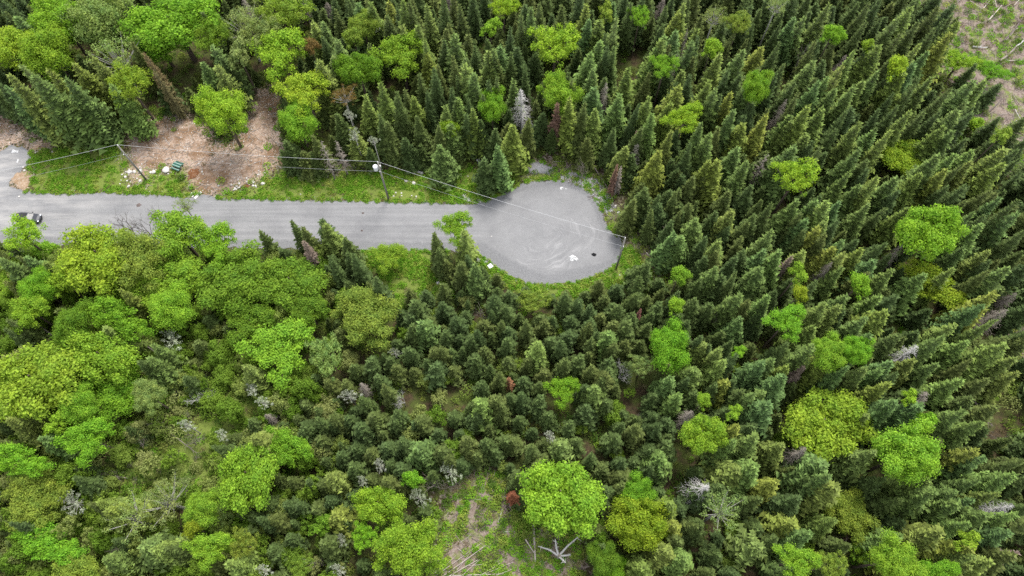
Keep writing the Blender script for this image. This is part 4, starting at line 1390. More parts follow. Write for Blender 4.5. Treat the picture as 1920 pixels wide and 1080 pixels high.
whole = [joined('spruce_whole', (c[0], c[1])) for c in CON[:12]] + [joined('snag_whole', BARE['snag_grey'])]
scatter('spruce_wood', whole, [(c[0], c[1], gh(c[0], c[1]), csc(c)[0], csc(c)[2], rnd.uniform(0, 6.28), c[4]) for c in mass],
        'dense wood of smaller dark green spruces filling the gaps', 'wood')


def clump(seed, n, rad, h, leaf, mat, upright=.5):
    rg = np.random.default_rng(seed)
    V, Fc = [], []
    for i in range(n):
        a, d = rg.uniform(0, 6.283), rad * rg.random() ** .6
        x, y, z = math.cos(a) * d, math.sin(a) * d, h * (1 - .6 * (d / rad) ** 2) * rg.uniform(.35, 1.0)
        nv = np.array([math.cos(a) * .6, math.sin(a) * .6, 1.0]) + rg.normal(size=3) * .5
        nv /= np.linalg.norm(nv)
        t = np.cross(nv, rg.normal(size=3)); t /= np.linalg.norm(t)
        b = np.cross(nv, t)
        s = leaf * rg.uniform(.6, 1.3)
        p = np.array([x, y, z])
        k = len(V)
        V += [p + t * s, p + b * s * .55 - nv * s * .15, p - t * s, p - b * s * .55 - nv * s * .15]
        Fc.append((k, k + 1, k + 2, k + 3))
    return me('clump', V, Fc, (M[mat],))


def tuft(seed, n, rad, h, mat):
    r = random.Random(seed)
    V, Fc = [], []
    for i in range(n):
        a, d = r.uniform(0, 6.283), rad * r.random()
        x, y = math.cos(a) * d, math.sin(a) * d
        b = r.uniform(0, 6.283)
        w = .035
        l = h * r.uniform(.5, 1.1)
        k = len(V)
        V += [(x - math.sin(b) * w, y + math.cos(b) * w, 0), (x + math.sin(b) * w, y - math.cos(b) * w, 0), (x + math.cos(b) * l * .6, y + math.sin(b) * l * .6, l * .8)]
        Fc.append((k, k + 1, k + 2))
    return me('tuft', V, Fc, (M[mat],))


# where the pale stones lie (pixel, radius in pixels): weeds keep clear of them
BIGROCK = [
    (243.5, 322, 4.2, 'white boulder at the foot of the first utility pole, leftmost of the row'),
    (251.8, 322, 3.2, 'small white boulder touching the first utility pole'),
    (263, 321, 4.2, 'angular white boulder just past the first utility pole'),
    (288, 321.7, 3.8, 'rounded white boulder beside a smaller one above the weeds'),
    (282, 323, 2.6, 'smaller partner of the rounded white boulder'),
    (311.3, 318.8, 6.0, 'largest white boulder, between the boulder row and the green table'),
    (493.2, 344, 3.8, 'white boulder at the lower end of the dirt clearing near the weeds'),
    (474.3, 341, 3.0, 'white boulder left of the one at the end of the dirt clearing'),
    (785, 321.8, 3.3, 'cream boulder in the weeds beyond the transformer pole'),
    (791, 324, 3.5, 'pale boulder touching the cream boulder in the weeds'),
    (776, 343, 3.6, 'white boulder lying in the weeds above the bare soil patch'),
    (778.5, 314.6, 3.0, 'grey-topped boulder above the pair of pale boulders'),
    (761, 339.6, 2.6, 'grey-white stone left of the white boulder in the weeds'),
    (262.9, 339, 2.7, 'white stone below the boulder row near the road'),
    (235.4, 332, 2.5, 'white stone below the leftmost boulder'),
    (821.5, 530, 3.6, 'cream rock in the weeds below the road beside dark firs'),
    (833, 548, 4.0, 'pale flat rock below the dark firs at the circle'),
    (1232, 495, 4.2, 'cream rock lying by the broken log end of the turning circle'),
    (1154, 386, 2.8, 'tan stone at the rim of the turning circle'),
    (1160, 398, 2.8, 'white stone below the tan stone at the circle rim'),
]
SMALL = [(262, 313.3, 1.8), (257, 335, 1.7), (229, 327.5, 1.8), (242, 317.5, 1.7), (236, 322, 1.4), (238, 339, 1.6), (271, 332, 1.3), (305, 311.7, 1.4), (241.7, 349, 2.2), (315, 325, 1.4),
         (471, 339, 1.5), (440.5, 353, 2.3), (443.7, 349.5, 2.1), (448, 352, 2.3), (439, 356, 1.9), (443, 355, 1.9), (448.3, 344, 2.2), (463, 340, 1.9), (434.5, 347, 1.7), (446.5, 336.5, 1.5),
         (462, 334, 1.7), (483.5, 327, 1.8), (487, 326, 1.5), (474.3, 348, 2.3), (479, 348, 2.1), (467, 346, 1.2), (410.4, 348.5, 2.2), (372.4, 306.4, 1.5), (378.4, 321.7, 1.7), (484.4, 319.4, 1.3), (449, 332, 1.2),
         (742, 361, 1.6), (752.5, 361.5, 1.5), (753, 367, 1.3), (772, 366.5, 1.3), (780.5, 368.6, 1.8), (738, 367.5, 1.5), (492, 344, 1.5), (480, 350, 1.2), (877.5, 330, 1.2), (919, 352, 1.3), (822, 340, 1.2),
         (831, 340, 1.1), (563.5, 364.5, 1.1), (716, 530, 1.2), (1162, 516, 1.2), (44, 314, 2.0), (46, 320, 2.2), (67, 286, 1.4), (97, 284, 1.2), (36, 369, 1.7), (225, 345, 1.3), (227, 338, 1.1), (240, 350, 1.5)]
ROCKXY = np.array([P(b[0], b[1])[:2] for b in BIGROCK] + [P(b[0], b[1])[:2] for b in SMALL])
weeds = [clump(60 + i, 46, .55, .55, .13, 'weed') for i in range(4)] + [tuft(66, 40, .4, .5, 'weed'), tuft(67, 40, .45, .45, 'straw')]
cand = np.column_stack((nrg.uniform(-115, 45, 120000), nrg.uniform(45, 92, 120000)))
cand = cand[(smax(cand, W_GRASS) > -1.1)]
sg = smax(cand, W_GRASS); sr = sdist(cand, W_ROAD); sd = smax(cand, W_DIRT)
nn = fbm(cand, .22, 9.0, 4)
srim = sdist(cand, W_OPEN[-1])
pts = []
for i, (x, y) in enumerate(cand):
    if sr[i] > .22 or (sr[i] > -.05 and rnd.random() < .65):
        continue
    dens = .75 if sg[i] > .4 else (.35 if sg[i] > -.3 else 0)
    if nn[i] < -.02:
        dens *= .10
    elif nn[i] < .10:
        dens *= .45
    if np.min((ROCKXY[:, 0] - x) ** 2 + (ROCKXY[:, 1] - y) ** 2) < .55:
        continue
    if srim[i] > .2 and rnd.random() < .8:
        continue
    edge = -.55 < sr[i] and sg[i] > -1.0
    if edge and x < P(1150, 400).x:
        dens = max(dens, .55)
    if rnd.random() < dens:
        k = rnd.choices((0, 1, 2, 3, 4, 5), (3, 3, 3, 3, 2, 2 if nn[i] < 0 else .5))[0]
        s = rnd.uniform(.6, 1.25) * (.75 if sr[i] > -.9 else 1.0)
        pts.append((x, y, gh(x, y), s, s * rnd.uniform(.7, 1.3), rnd.uniform(0, 6.28), k))
c2 = np.column_stack((nrg.uniform(-26, 30, 9000), nrg.uniform(-10, 36, 9000)))
so_ = smax(c2, W_OPEN[2:3]); n2_ = fbm(c2, .16, 77.0, 4)
for (x, y), a_, b_ in zip(c2, so_, n2_):
    if a_ > -.5 and rnd.random() < (.75 if b_ > .04 else .08):
        s = rnd.uniform(.5, 1.3)
        pts.append((x, y, gh(x, y), s, s * rnd.uniform(.6, 1.3), rnd.uniform(0, 6.28), rnd.choices((0, 1, 2, 3, 4, 5), (3, 3, 3, 3, 2, 1))[0]))
print('weeds', len(pts))
scatter('weeds', weeds, pts, 'bright green leafy weeds along the gravel road verge', 'weeds')

# low growth under and between the trees
und = [clump(80 + i, 70, .85, 1.0, .15, 'under') for i in range(4)] + [clump(85, 60, .7, .7, .15, 'weed'), tuft(86, 40, .6, .6, 'straw')] + [clump(88 + i, 300, 1.5, 2.3, .14, 'bush') for i in range(3)] + [joined('bare_bush', BARE['bare_grey'])]
cand = np.column_stack((nrg.uniform(-130, 130, 52000), nrg.uniform(-12, 135, 52000)))
k_road = sdist(cand, W_ROAD); k_dirt = smax(cand, W_DIRT); k_gr = smax(cand, W_GRASS); k_open = smax(cand, W_OPEN); k_sh = smax(cand, W_SHRUB)
nn = fbm(cand, .10, 21.0, 4)
k_s0 = sdist(cand, W_SHRUB[0])
pts = []
for i, (x, y) in enumerate(cand):
    if k_road[i] > -1.0 or k_gr[i] > 0:
        continue
    px, py = pix(x, y, 0)
    d = .30
    k = rnd.choices((0, 1, 2, 3, 4, 5), (3, 3, 3, 3, 1, .3))[0]
    if k_open[i] > 0:
        d = .55 if nn[i] > .02 else .10
        k = rnd.choices((0, 2, 4, 5), (1, 1, 4, 2))[0]
        if y < 40:
            d = .9 if nn[i] > -.15 else .35
    elif k_sh[i] > 0:
        d = (.8 if nn[i] > -.25 else .3) if k_s0[i] > 0 else .22
        k = rnd.choices((0, 1, 2, 4, 5), (2, 2, 2, 2, 1))[0]
        if rnd.random() < .12:
            k = rnd.choice((6, 7, 8))
        elif rnd.random() < .12:
            k = 9
    elif px < 480 and py > 470:
        d = .8
        if rnd.random() < .30:
            k = rnd.choice((6, 7, 8))
    if k_dirt[i] > -.5:
        d = .05 if k_dirt[i] > 1 else .16
        k = rnd.choice((4, 5))
    if rnd.random() < d:
        s = rnd.uniform(.55, 1.3) * (.45 if k == 9 else 1)
        pts.append((x, y, gh(x, y), s, s * rnd.uniform(.6, 1.4), rnd.uniform(0, 6.28), k))
print('under', len(pts))
scatter('undergrowth', und, pts, 'leafy low undergrowth between the trees and in the clearings', 'undergrowth')

# low broadleaf shrubs that close the gaps of the lower wood
M_SHRUB = []
for i in range(3):
    V, Fc, t, lb, z1 = broadleaf_parts(seed=400 + i, R=2.0, H=2.3, nc=24, lump=.33, per=330, size=.14, stems=1 + i, limb=4)
    M_SHRUB.append(me('shrub', V, Fc, (M['bush'],)))
cand = np.column_stack((nrg.uniform(-120, 60, 9000), nrg.uniform(-8, 66, 9000)))
k_road = sdist(cand, W_ROAD); k_gr = smax(cand, W_GRASS); k_open = smax(cand, W_OPEN); k_sh = smax(cand, W_SHRUB)
nn = fbm(cand, .09, 51.0, 3)
pts, g2 = [], {}
for i, (x, y) in enumerate(cand):
    if k_road[i] > -2.5 or k_gr[i] > 0 or k_open[i] > -.5:
        continue
    px, py = pix(x, y, 1.5)
    lower = px < 640 and py > 470
    d = .9 if lower else (.03 if py > 560 else .0)
    if k_sh[i] > .5:
        d = .14 if nn[i] > -.05 else .04
    if near(x, y, 1.7, g2) or rnd.random() > d:
        continue
    if min(np.hypot(ta[:, 0] - x, ta[:, 1] - y) / ta[:, 2]) < .55:
        continue
    put(x, y, g2)
    s = rnd.uniform(.5, .95)
    pts.append((x, y, gh(x, y), s, s * rnd.uniform(.8, 1.5) * (1.5 if lower and k_sh[i] < 0 and rnd.random() < .35 else 1), rnd.uniform(0, 6.28), rnd.randrange(3)))
print('shrubs', len(pts))
scatter('shrubbery', M_SHRUB, pts, 'leafy green shrubs closing the gaps of the lower wood', 'shrubs')

# ------------------------------------------------------------------ gravel: banks of broken stone beside the circle, heap at its top, mound by the driveway
def rock_mesh(seed, mat, flat_=.7):
    import bmesh
    bm = bmesh.new()
    bmesh.ops.create_icosphere(bm, subdivisions=2, radius=1.0)
    r = random.Random(seed)
    o = Vector((r.uniform(0, 50), r.uniform(0, 50), r.uniform(0, 50)))
    ax = (r.uniform(.8, 1.25), r.uniform(.7, 1.0), flat_ * r.uniform(.8, 1.2))
    planes = [(Vector((r.uniform(-1, 1), r.uniform(-1, 1), r.uniform(-.2, 1))).normalized(), r.uniform(.62, .85)) for _ in range(7)]
    for v in bm.verts:
        p = v.co.copy()
        for n_, d in planes:
            e = p.dot(n_) - d
            if e > 0:
                p -= n_ * e * .9
        p *= 1 + .12 * mnoise.noise(p * 1.7 + o)
        v.co = Vector((p.x * ax[0], p.y * ax[1], p.z * ax[2]))
    m = bpy.data.meshes.new('rock')
    bm.to_mesh(m)
    bm.free()
    m.materials.append(mat)
    return m


gk = [rock_mesh(300 + i, M['rock_grey']) for i in range(3)] + [rock_mesh(305, M['rock'])]


def stone_bank(name, polys, n, label, lo=.06, hi=.16, kinds=gk, wts=(3, 3, 3, .7), top=None):
    pts = []
    for poly in polys:
        w = poly_w(poly)
        c = np.column_stack((nrg.uniform(w[:, 0].min() - .5, w[:, 0].max() + .5, n), nrg.uniform(w[:, 1].min() - .5, w[:, 1].max() + .5, n)))
        s = sdist(c, w) + .5 * fbm(c, .6, 4.0, 3)
        for (x, y), k in zip(c, s):
            if k > 0:
                z = top(x, y) if top else max(gh(x, y), .03 if sdist(np.array([[x, y]]), W_ROAD)[0] > 0 else -9)
                q = rnd.uniform(lo, hi)
                pts.append((x, y, z + q * .2, q, q * .8, rnd.uniform(0, 6), rnd.choices(range(len(kinds)), wts)[0]))
    for i in range(len(W_ROAD)):                             # loose stones spilled along every edge of the road
        a, b = W_ROAD[i], W_ROAD[(i + 1) % len(W_ROAD)]
        for q_ in range(int(np.hypot(*(b - a)) * 11)):
            p_ = a + (b - a) * rnd.random() + np.array([rnd.gauss(0, .38), rnd.gauss(0, .38)])
            q = rnd.uniform(.03, .085)
            pts.append((p_[0], p_[1], .03 + q * .2, q, q * .8, rnd.uniform(0, 6), rnd.choices(range(len(kinds)), wts)[0]))
    return scatter(name, kinds, pts, label, 'gravel')


stone_bank('gravel', [[(1060, 322), (1085, 326), (1115, 334), (1146, 362), (1156, 388), (1138, 400), (1122, 382), (1103, 360), (1080, 346), (1050, 334)], [(858, 368), (895, 358), (910, 362), (905, 378), (862, 381)],
                      [(895, 480), (918, 492), (930, 506), (915, 505), (895, 492)]], 4200, 'loose grey broken stone along the road edge and banked round the turning circle')


def heap(name, poly, h, mat, label, cat):
    """a low mound of loose material with its own rounded top"""
    w = poly_w(poly)
    x0, x1, y0, y1 = w[:, 0].min() - .4, w[:, 0].max() + .4, w[:, 1].min() - .4, w[:, 1].max() + .4
    st = .18
    X, Y = np.meshgrid(np.arange(x0, x1, st), np.arange(y0, y1, st))
    pt = np.column_stack((X.ravel(), Y.ravel()))
    s = sdist(pt, w) + .45 * fbm(pt, .75, 6.0, 4)
    hh = h * np.clip(s / max(s.max(), .1), 0, 1) ** .6 + .14 * fbm(pt, 1.3, 2.0, 4) * (s > 0)
    z = np.array([gh(a, b) for a, b in pt]) + np.where(s > 0, hh, -.15)
    c = pt.mean(0)
    V = np.column_stack((pt - c, z))
    ny, nx = X.shape
    fc = [(j * nx + i, j * nx + i + 1, (j + 1) * nx + i + 1, (j + 1) * nx + i) for j in range(ny - 1) for i in range(nx - 1)
          if max(s[j * nx + i], s[j * nx + i + 1], s[(j + 1) * nx + i], s[(j + 1) * nx + i + 1]) > -.05]
    o = ob(name, me(name, V, fc, (mat,), True))
    o.location = (c[0], c[1], 0)
    return tag(o, label, cat)


def speckle(name, stops, scale=4.0):
    m, n, out = new_mat(name)
    tc = N(n, 'ShaderNodeTexCoord')
    f = noise_tex(n, scale, 8, .8, tc.outputs['Object'])
    principled(n, out, ramp(n, f, stops), .95, .1, 0, f, .08)
    return m


M['heap_grey'] = speckle('heap_gravel', ((.3, (.126, .126, .130)), (.5, (.200, .200, .204)), (.7, (.266, .266, .266))), 5)
M['heap_orange'] = speckle('heap_subsoil', ((.3, (.148, .089, .052)), (.5, (.296, .207, .133)), (.7, (.429, .370, .311))), 2.2)
M['heap_rust'] = speckle('rust_soil', ((.3, (.089, .037, .016)), (.5, (.155, .067, .030)), (.75, (.281, .200, .141))), 2.5)
M['chalk'] = speckle('chalky_stone', ((.3, (.370, .370, .370)), (.6, (.533, .533, .533))), 4)
heap('gravel_heap', [(986, 318), (1000, 304), (1018, 303), (1040, 318), (1030, 326), (992, 327)], .7, M['heap_grey'], 'small grey gravel heap above the turning circle', 'gravel heap')
heap('soil_mound', [(20, 336), (30, 324), (48, 322), (58, 330), (52, 350), (42, 358), (30, 350)], .35, M['heap_orange'], 'orange-brown stony soil mound at the driveway corner', 'soil mound')
heap('soil_mound', [(350, 322), (358, 314), (372, 314), (376, 322), (362, 336), (352, 336)], .25, M['heap_rust'], 'rust-red soil mound in the dirt clearing beside the green table', 'soil mound')
heap('soil_mound', [(452, 348), (460, 344), (470, 345), (468, 352), (456, 354)], .3, M['heap_rust'], 'low brown soil mound among the white stones', 'soil mound')
heap('chalk_patch', [(16, 286), (24, 280), (36, 282), (34, 287), (24, 288), (20, 292)], .10, M['chalk'], 'white chalky spill on the grey driveway pad', 'spill')
heap('chalk_patch', [(30, 300), (35, 296), (38, 299), (33, 304)], .08, M['chalk'], 'small white spill below the larger one on the driveway pad', 'spill')
heap('chalk_patch', [(1048, 352), (1056, 349), (1060, 354), (1052, 358)], .06, M['chalk'], 'pale spilled patch near the top of the turning circle', 'spill')

# ------------------------------------------------------------------ boulders, each by itself (pixel, radius in pixels)
RK = [rock_mesh(200 + i, M['rock'], .62) for i in range(6)]
for i, (px, py, r, label) in enumerate(BIGROCK):
    p = P(px, py)
    s = 1.2 * r / ppm(p.x, p.y, 0)
    o = ob('boulder', RK[i % 6])
    o.location = (p.x, p.y, gh(p.x, p.y) + s * .25)
    o.scale = (s * 1.05, s * 1.05, s)
    o.rotation_euler = (0, 0, rnd.uniform(0, 6.28))
    tag(o, label, 'boulder', 'pale boulders')
stone_rank = {}
SMALL.sort(key=lambda s: min((b[0] - s[0]) ** 2 + (b[1] - s[1]) ** 2 for b in BIGROCK))
for i, (px, py, r) in enumerate(SMALL):
    p = P(px, py)
    s = 1.25 * r / ppm(p.x, p.y, 0)
    o = ob('stone', RK[i % 6])
    o.location = (p.x, p.y, max(gh(p.x, p.y), .03 if px < 40 else -9) + s * .3)
    o.scale = (s, s, s)
    o.rotation_euler = (0, 0, rnd.uniform(0, 6.28))
    k = min(range(len(BIGROCK)), key=lambda j: (BIGROCK[j][0] - px) ** 2 + (BIGROCK[j][1] - py) ** 2)
    far_ = math.hypot(BIGROCK[k][0] - px, BIGROCK[k][1] - py)
    sect = int(round(math.atan2(BIGROCK[k][1] - py, px - BIGROCK[k][0]) / (math.pi / 4))) % 8
    n_ = stone_rank.get((k, sect), 0)
    stone_rank[(k, sect)] = n_ + 1
    nm_ = BIGROCK[k][3].split(',')[0]
    tag(o, f"{'' if n_ == 0 else ORD[n_] + ' '}small stone {WHERE[sect]} the {' '.join(nm_.split()[:8])}", 'stone', 'small white stones')
# pebbles and wood chips strewn over the bare soil
chip = [rock_mesh(320, M['rock'], .5), rock_mesh(321, M['rock_orange'], .5), MB().tube([(-1, 0, .05), (1, .1, .08)], [.06, .04], 4).mesh('stick', M['log']),
        MB().tube([(-1, 0, .05), (.2, .05, .1), (1, .3, .08)], [.05, .04, .02], 4).mesh('stick', M['dead_wood'])]
pts = []
c = np.column_stack((nrg.uniform(-125, -35, 30000), nrg.uniform(66, 128, 30000)))
sd = smax(c, W_DIRT); sr = sdist(c, W_ROAD)
for (x, y), a, b in zip(c, sd, sr):
    if a > -.6 and b < -.1 and rnd.random() < .8:
        k = rnd.choices((0, 1, 2, 3), (2.2, 3, 2, 1.4))[0]
        s = rnd.uniform(.05, .13) if k < 2 else rnd.uniform(.25, .9)
        pts.append((x, y, gh(x, y) + .02, s, s, rnd.uniform(0, 6.28), k))
scatter('debris', chip, pts, 'pebbles, bark and wood chips strewn over the dirt clearing', 'debris')

# ------------------------------------------------------------------ felled timber and slash
slash = [MB().tube([(-1, 0, .1), (0, .06, .16), (1, -.05, .12)], [.035, .028, .012], 4).mesh('stick', M['dead_wood']),
         MB().tube([(-1, 0, .1), (.3, .1, .2), (1, .32, .14)], [.03, .022, .01], 4).mesh('stick', M['log']),
         MB().tube([(-1, 0, .1), (1, 0, .18)], [.03, .014], 4).tube([(0, 0, .14), (.6, .45, .22)], [.018, .006], 3).mesh('stick', M['dead_dark'])]
pts = []
c = np.column_stack((nrg.uniform(-40, 135, 60000), nrg.uniform(-6, 130, 60000)))
so = smax(c, W_OPEN)
nn = fbm(c, .14, 31.0, 3)
for (x, y), a, b in zip(c, so, nn):
    if a > 0:
        far = y > 60
        if rnd.random() < ((.95 if b < .15 else .5) if far else (.6 if b < .05 else .22)):
            s = rnd.uniform(.4, 1.3)
            pts.append((x, y, gh(x, y), s, s, rnd.gauss(.6, .9), rnd.choice((0, 0, 1, 2))))
scatter('slash', slash, pts, 'grey cut branches and slash littering the cleared land', 'slash')


def log(name, pa, pb, r, mat, label, cat='log', za=.0, zb=.0, group=None, bend=.0, twigs=0, seed=0):
    rr = random.Random(seed)
    a, b = P(*pa), P(*pb)
    a.z, b.z = gh(a.x, a.y) + za + r, gh(b.x, b.y) + zb + r * .7
    o = a.copy()
    ln = (b - a)
    side = ln.cross(Vector((0, 0, 1))).normalized()
    ps = [a + ln * t + side * bend * math.sin(t * 3.14) * ln.length - o for t in (0, .25, .5, .75, 1)]
    m = MB().tube(ps, [r, r * .93, r * .84, r * .72, r * .5], 7)
    ob_ = m.build(name, M[mat])
    ob_.location = o
    tag(ob_, label, cat, group)
    if twigs:
        t = MB()
        for k in range(twigs):
            q = ps[0].lerp(ps[-1], rr.uniform(.3, 1))
            d = (ln.normalized() + side * rr.uniform(-1, 1) + Vector((0, 0, rr.uniform(0, .7)))).normalized()
            L = rr.uniform(.5, 1.6)
            t.tube([q, q + d * L * .5, q + d * L + Vector((0, 0, -.1))], [r * .4, r * .25, r * .1], 4)
        t.build('branch', M[mat], ob_)
    return ob_


log('fallen_log', (1000, 982), (1004, 1054), .21, 'log', 'thick grey standing-length log lying beside the largest lime maple at the bottom', za=.1, seed=1)
log('fallen_log', (985, 1012), (1002, 1038), .10, 'log', 'thin pale log crossing the thick grey log', za=.5, zb=.5)
log('fallen_log', (935, 998), (970, 996), .07, 'dead_white', 'white stick lying across the slash clearing')
log('fallen_log', (942, 955), (934, 980), .07, 'dead_white', 'white bent stick under the small rust-red spruce')
log('fallen_log', (980, 1005), (985, 1020), .12, 'dead_dark', 'dark short log beside the thick grey log')
log('fallen_log', (952, 1018), (985, 1045), .16, 'dead_dark', 'dark curved log in front of the bright green bush', bend=.08)
for i, (a, b, r, l) in enumerate([
        ((820, 1078), (903, 1018), .07, 'longest peeled pole of the fan at the bottom edge'), ((826, 1084), (911, 1023), .09, 'second long pole of the fan at the bottom edge'),
        ((832, 1086), (896, 1050), .09, 'third pole of the fan, lying low'), ((840, 1080), (945, 1076), .11, 'pole lying flat along the bottom edge'),
        ((824, 1072), (856, 1041), .05, 'short thin pole on the upper side of the fan'), ((868, 1078), (900, 1049), .06, 'short crossing pole in the fan'),
        ((896, 1082), (962, 1054), .06, 'thin pole leaning out past the fan'), ((900, 1080), (938, 1056), .07, 'pole between the flat one and the leaning one'),
        ((874, 1061), (912, 1058), .05, 'thin stick lying across the fan'), ((816, 1074), (831, 1062), .05, 'shortest stick at the root of the fan'),
        ((845, 1085), (884, 1034), .06, 'straight pole in the middle of the fan'), ((905, 1088), (960, 1068), .06, 'lowest pole at the far end of the fan')]):
    log('cut_pole', a, b, r * .72, 'log', l, 'pole', .15 + .05 * (i % 4), .25 + .06 * (i % 3), 'peeled poles at the bottom edge')
for i, (a, b, r, mt, l) in enumerate([
        ((1843, 17), (1857, 0), .11, 'log', 'pale log running up to the top edge in the cut-over land'), ((1857, 0), (1868, 14), .10, 'log', 'short pale log leaning against the next one by the top edge'),
        ((1852, 40), (1877, 12), .15, 'log', 'long pale log slanting down in the cut-over land'), ((1864, 0), (1868, 16), .09, 'log', 'thin log ending at the crossing of pale logs'),
        ((1823, 88), (1850, 91), .17, 'dead_white', 'white log lying level above the yellow-lime bushy tree'), ((1880, 78), (1916, 34), .17, 'dead_dark', 'long dark trunk across the cut-over land'),
        ((1886, 76), (1908, 46), .10, 'dead_wood', 'grey log lying along the dark trunk'), ((1898, 58), (1910, 54), .13, 'dead_white', 'short bleached log on the far side of the dark trunk'),
        ((1873, 116), (1905, 88), .26, 'dead_wood', 'thick twisted grey root log in the cut-over land'), ((1904, 88), (1920, 76), .16, 'dead_white', 'bleached branch at the frame edge above the root log'),
        ((1888, 115), (1922, 114), .10, 'log', 'level pale log at the frame edge'), ((1900, 12), (1911, 0), .10, 'log', 'pale log in the top corner'),
        ((1818, 3), (1850, 24), .08, 'log', 'thin yellowish pole near the top edge'), ((1831, 46), (1848, 41), .09, 'dead_wood', 'grey log below the long slanting log'),
        ((1845, 216), (1878, 186), .11, 'dead_dark', 'dark log slanting at the lower end of the cut-over land'), ((1846, 217), (1868, 206), .07, 'dead_wood', 'thin grey log beside the dark slanting log'),
        ((1902, 206), (1912, 224), .08, 'dead_white', 'white bent stick low on the cut-over land'), ((1898, 178), (1912, 200), .10, 'dead_wood', 'grey log near the frame edge of the cut-over land'),
        ((1904, 226), (1914, 236), .07, 'dead_white', 'small bleached stick at the foot of the cut-over land')]):
    log('fallen_log', a, b, r, mt, l, 'log', .15, .3, 'logs on the cut-over land', .03 if mt != 'log' else 0, 3 if r > .15 else 0, i)
log('fallen_log', (1800, 735), (1858, 799), .12, 'dead_wood', 'bare grey fallen trunk with side twigs in the dark gap near the frame edge', za=1.5, zb=.3, twigs=22, seed=5)
log('fallen_log', (290, 660), (358, 704), .13, 'dead_wood', 'bleached fallen trunk with twigs under the leaning dark spruce', za=2.5, zb=.2, twigs=16, seed=6)
log('fallen_log', (357, 712), (380, 682), .09, 'dead_dark', 'reddish-brown thin log crossing the end of the bleached trunk', za=.2, zb=.4)
log('fallen_log', (380, 698), (396, 714), .08, 'log', 'short pale log above the grey-white dead bush')
log('fallen_log', (88, 620), (138, 656), .14, 'dead_wood', 'grey twiggy fallen trunk beside the smooth mid-green tree', za=3, zb=.5, twigs=16, seed=7)
log('fallen_log', (310, 732), (362, 758), .10, 'dead_white', 'white arched branch in the shrubby clearing', za=1, zb=.5, twigs=10, seed=8, bend=-.12)
log('fallen_log', (160, 885), (245, 898), .12, 'dead_wood', 'grey fallen trunk along the lower rim of the shrubby clearing', za=.6, zb=.4, twigs=14, seed=9)
log('fallen_log', (325, 815), (370, 850), .09, 'dead_wood', 'grey slanting dead stem in the shrubby clearing', za=1.5, zb=.3, twigs=9, seed=10)
log('fallen_log', (1113, 318), (1144, 362), .12, 'dead_dark', 'reddish brown fallen trunk at the rim of the turning circle', za=.9, zb=.3, twigs=6, seed=11)
log('fallen_log', (1237, 489), (1242, 505), .16, 'log', 'short pale broken log beside the cream rock')
log('fallen_log', (1208, 470), (1218, 480), .13, 'log', 'pale split stump wood near the dead forked tree', seed=12)
log('fallen_log', (204, 262), (226, 225), .08, 'dead_dark', 'thin brown pole leaning at the dirt clearing edge', za=.2, zb=2.0)
log('fallen_log', (18, 245), (46, 260), .06, 'log', 'thin pale pole on the sandy ground by the driveway')
log('fallen_log', (1212, 458), (1236, 454), .08, 'dead_white', 'white bent branch joined to the dead forked tree', za=.6, zb=1.4, bend=.06)

# the dead forked trees
e = empty('dead_tree', (0, 0, 0))
p = P(1236, 478); e.location = (p.x, p.y, gh(p.x, p.y))
tag(e, 'dead forked grey tree at the end of the turning circle', 'dead tree')
q1 = P(1243, 448, 3.2) - p; q2 = P(1249, 420, 6.0) - p; q3 = P(1263, 431, 5.6) - p
MB().tube([(0, 0, -.3), q1 * .5 + Vector((.1, 0, 0)), q1], [.28, .24, .19], 7).build('trunk', M['dead_dark'], e)
MB().tube([q1, q1.lerp(q2, .6) + Vector((-.15, 0, 0)), q2], [.17, .12, .05], 6).tube([q1.lerp(q2, .7), q1.lerp(q2, .8) + Vector((-.6, 0, .5))], [.06, .02], 5).build('branch', M['dead_wood'], e)
MB().tube([q1, q1.lerp(q3, .6) + Vector((.1, -.2, 0)), q3], [.15, .11, .04], 6).tube([q1.lerp(q3, .6), q1.lerp(q3, .7) + Vector((.7, -.1, .1))], [.05, .02], 5).build('branch', M['dead_wood'], e)
e = empty('dead_tree', (0, 0, 0))
p = P(1046, 1046); e.location = (p.x, p.y, gh(p.x, p.y))
tag(e, 'bleached dead forked stump with crooked limbs near the bottom edge', 'dead tree')
MB().tube([(0, 0, -.3), (0, .1, 1.0), (.1, .2, 2.0)], [.30, .26, .2], 7).build('trunk', M['dead_wood'], e)
for tip, zt, mids in (((1087, 1004), 4.4, .45), ((1041, 1011), 3.6, .5), ((1009, 1024), 2.6, .5), ((1061, 1055), 2.4, .6), ((1070, 1040), 2.6, .5)):
    q = P(tip[0], tip[1], zt) - p
    s = Vector((.05, .15, 1.6))
    m_ = s.lerp(q, mids) + Vector((rnd.uniform(-.2, .2), rnd.uniform(-.2, .2), .1))
    b = MB().tube([s, m_, q], [.17, .13, .06], 6)
    for k in range(4):
        g = s.lerp(q, rnd.uniform(.45, 1))
        b.tube([g, g + Vector((rnd.uniform(-.6, .6), rnd.uniform(-.6, .6), rnd.uniform(0, .4)))], [.05, .015], 4)
    b.build('branch', M['dead_white'], e)

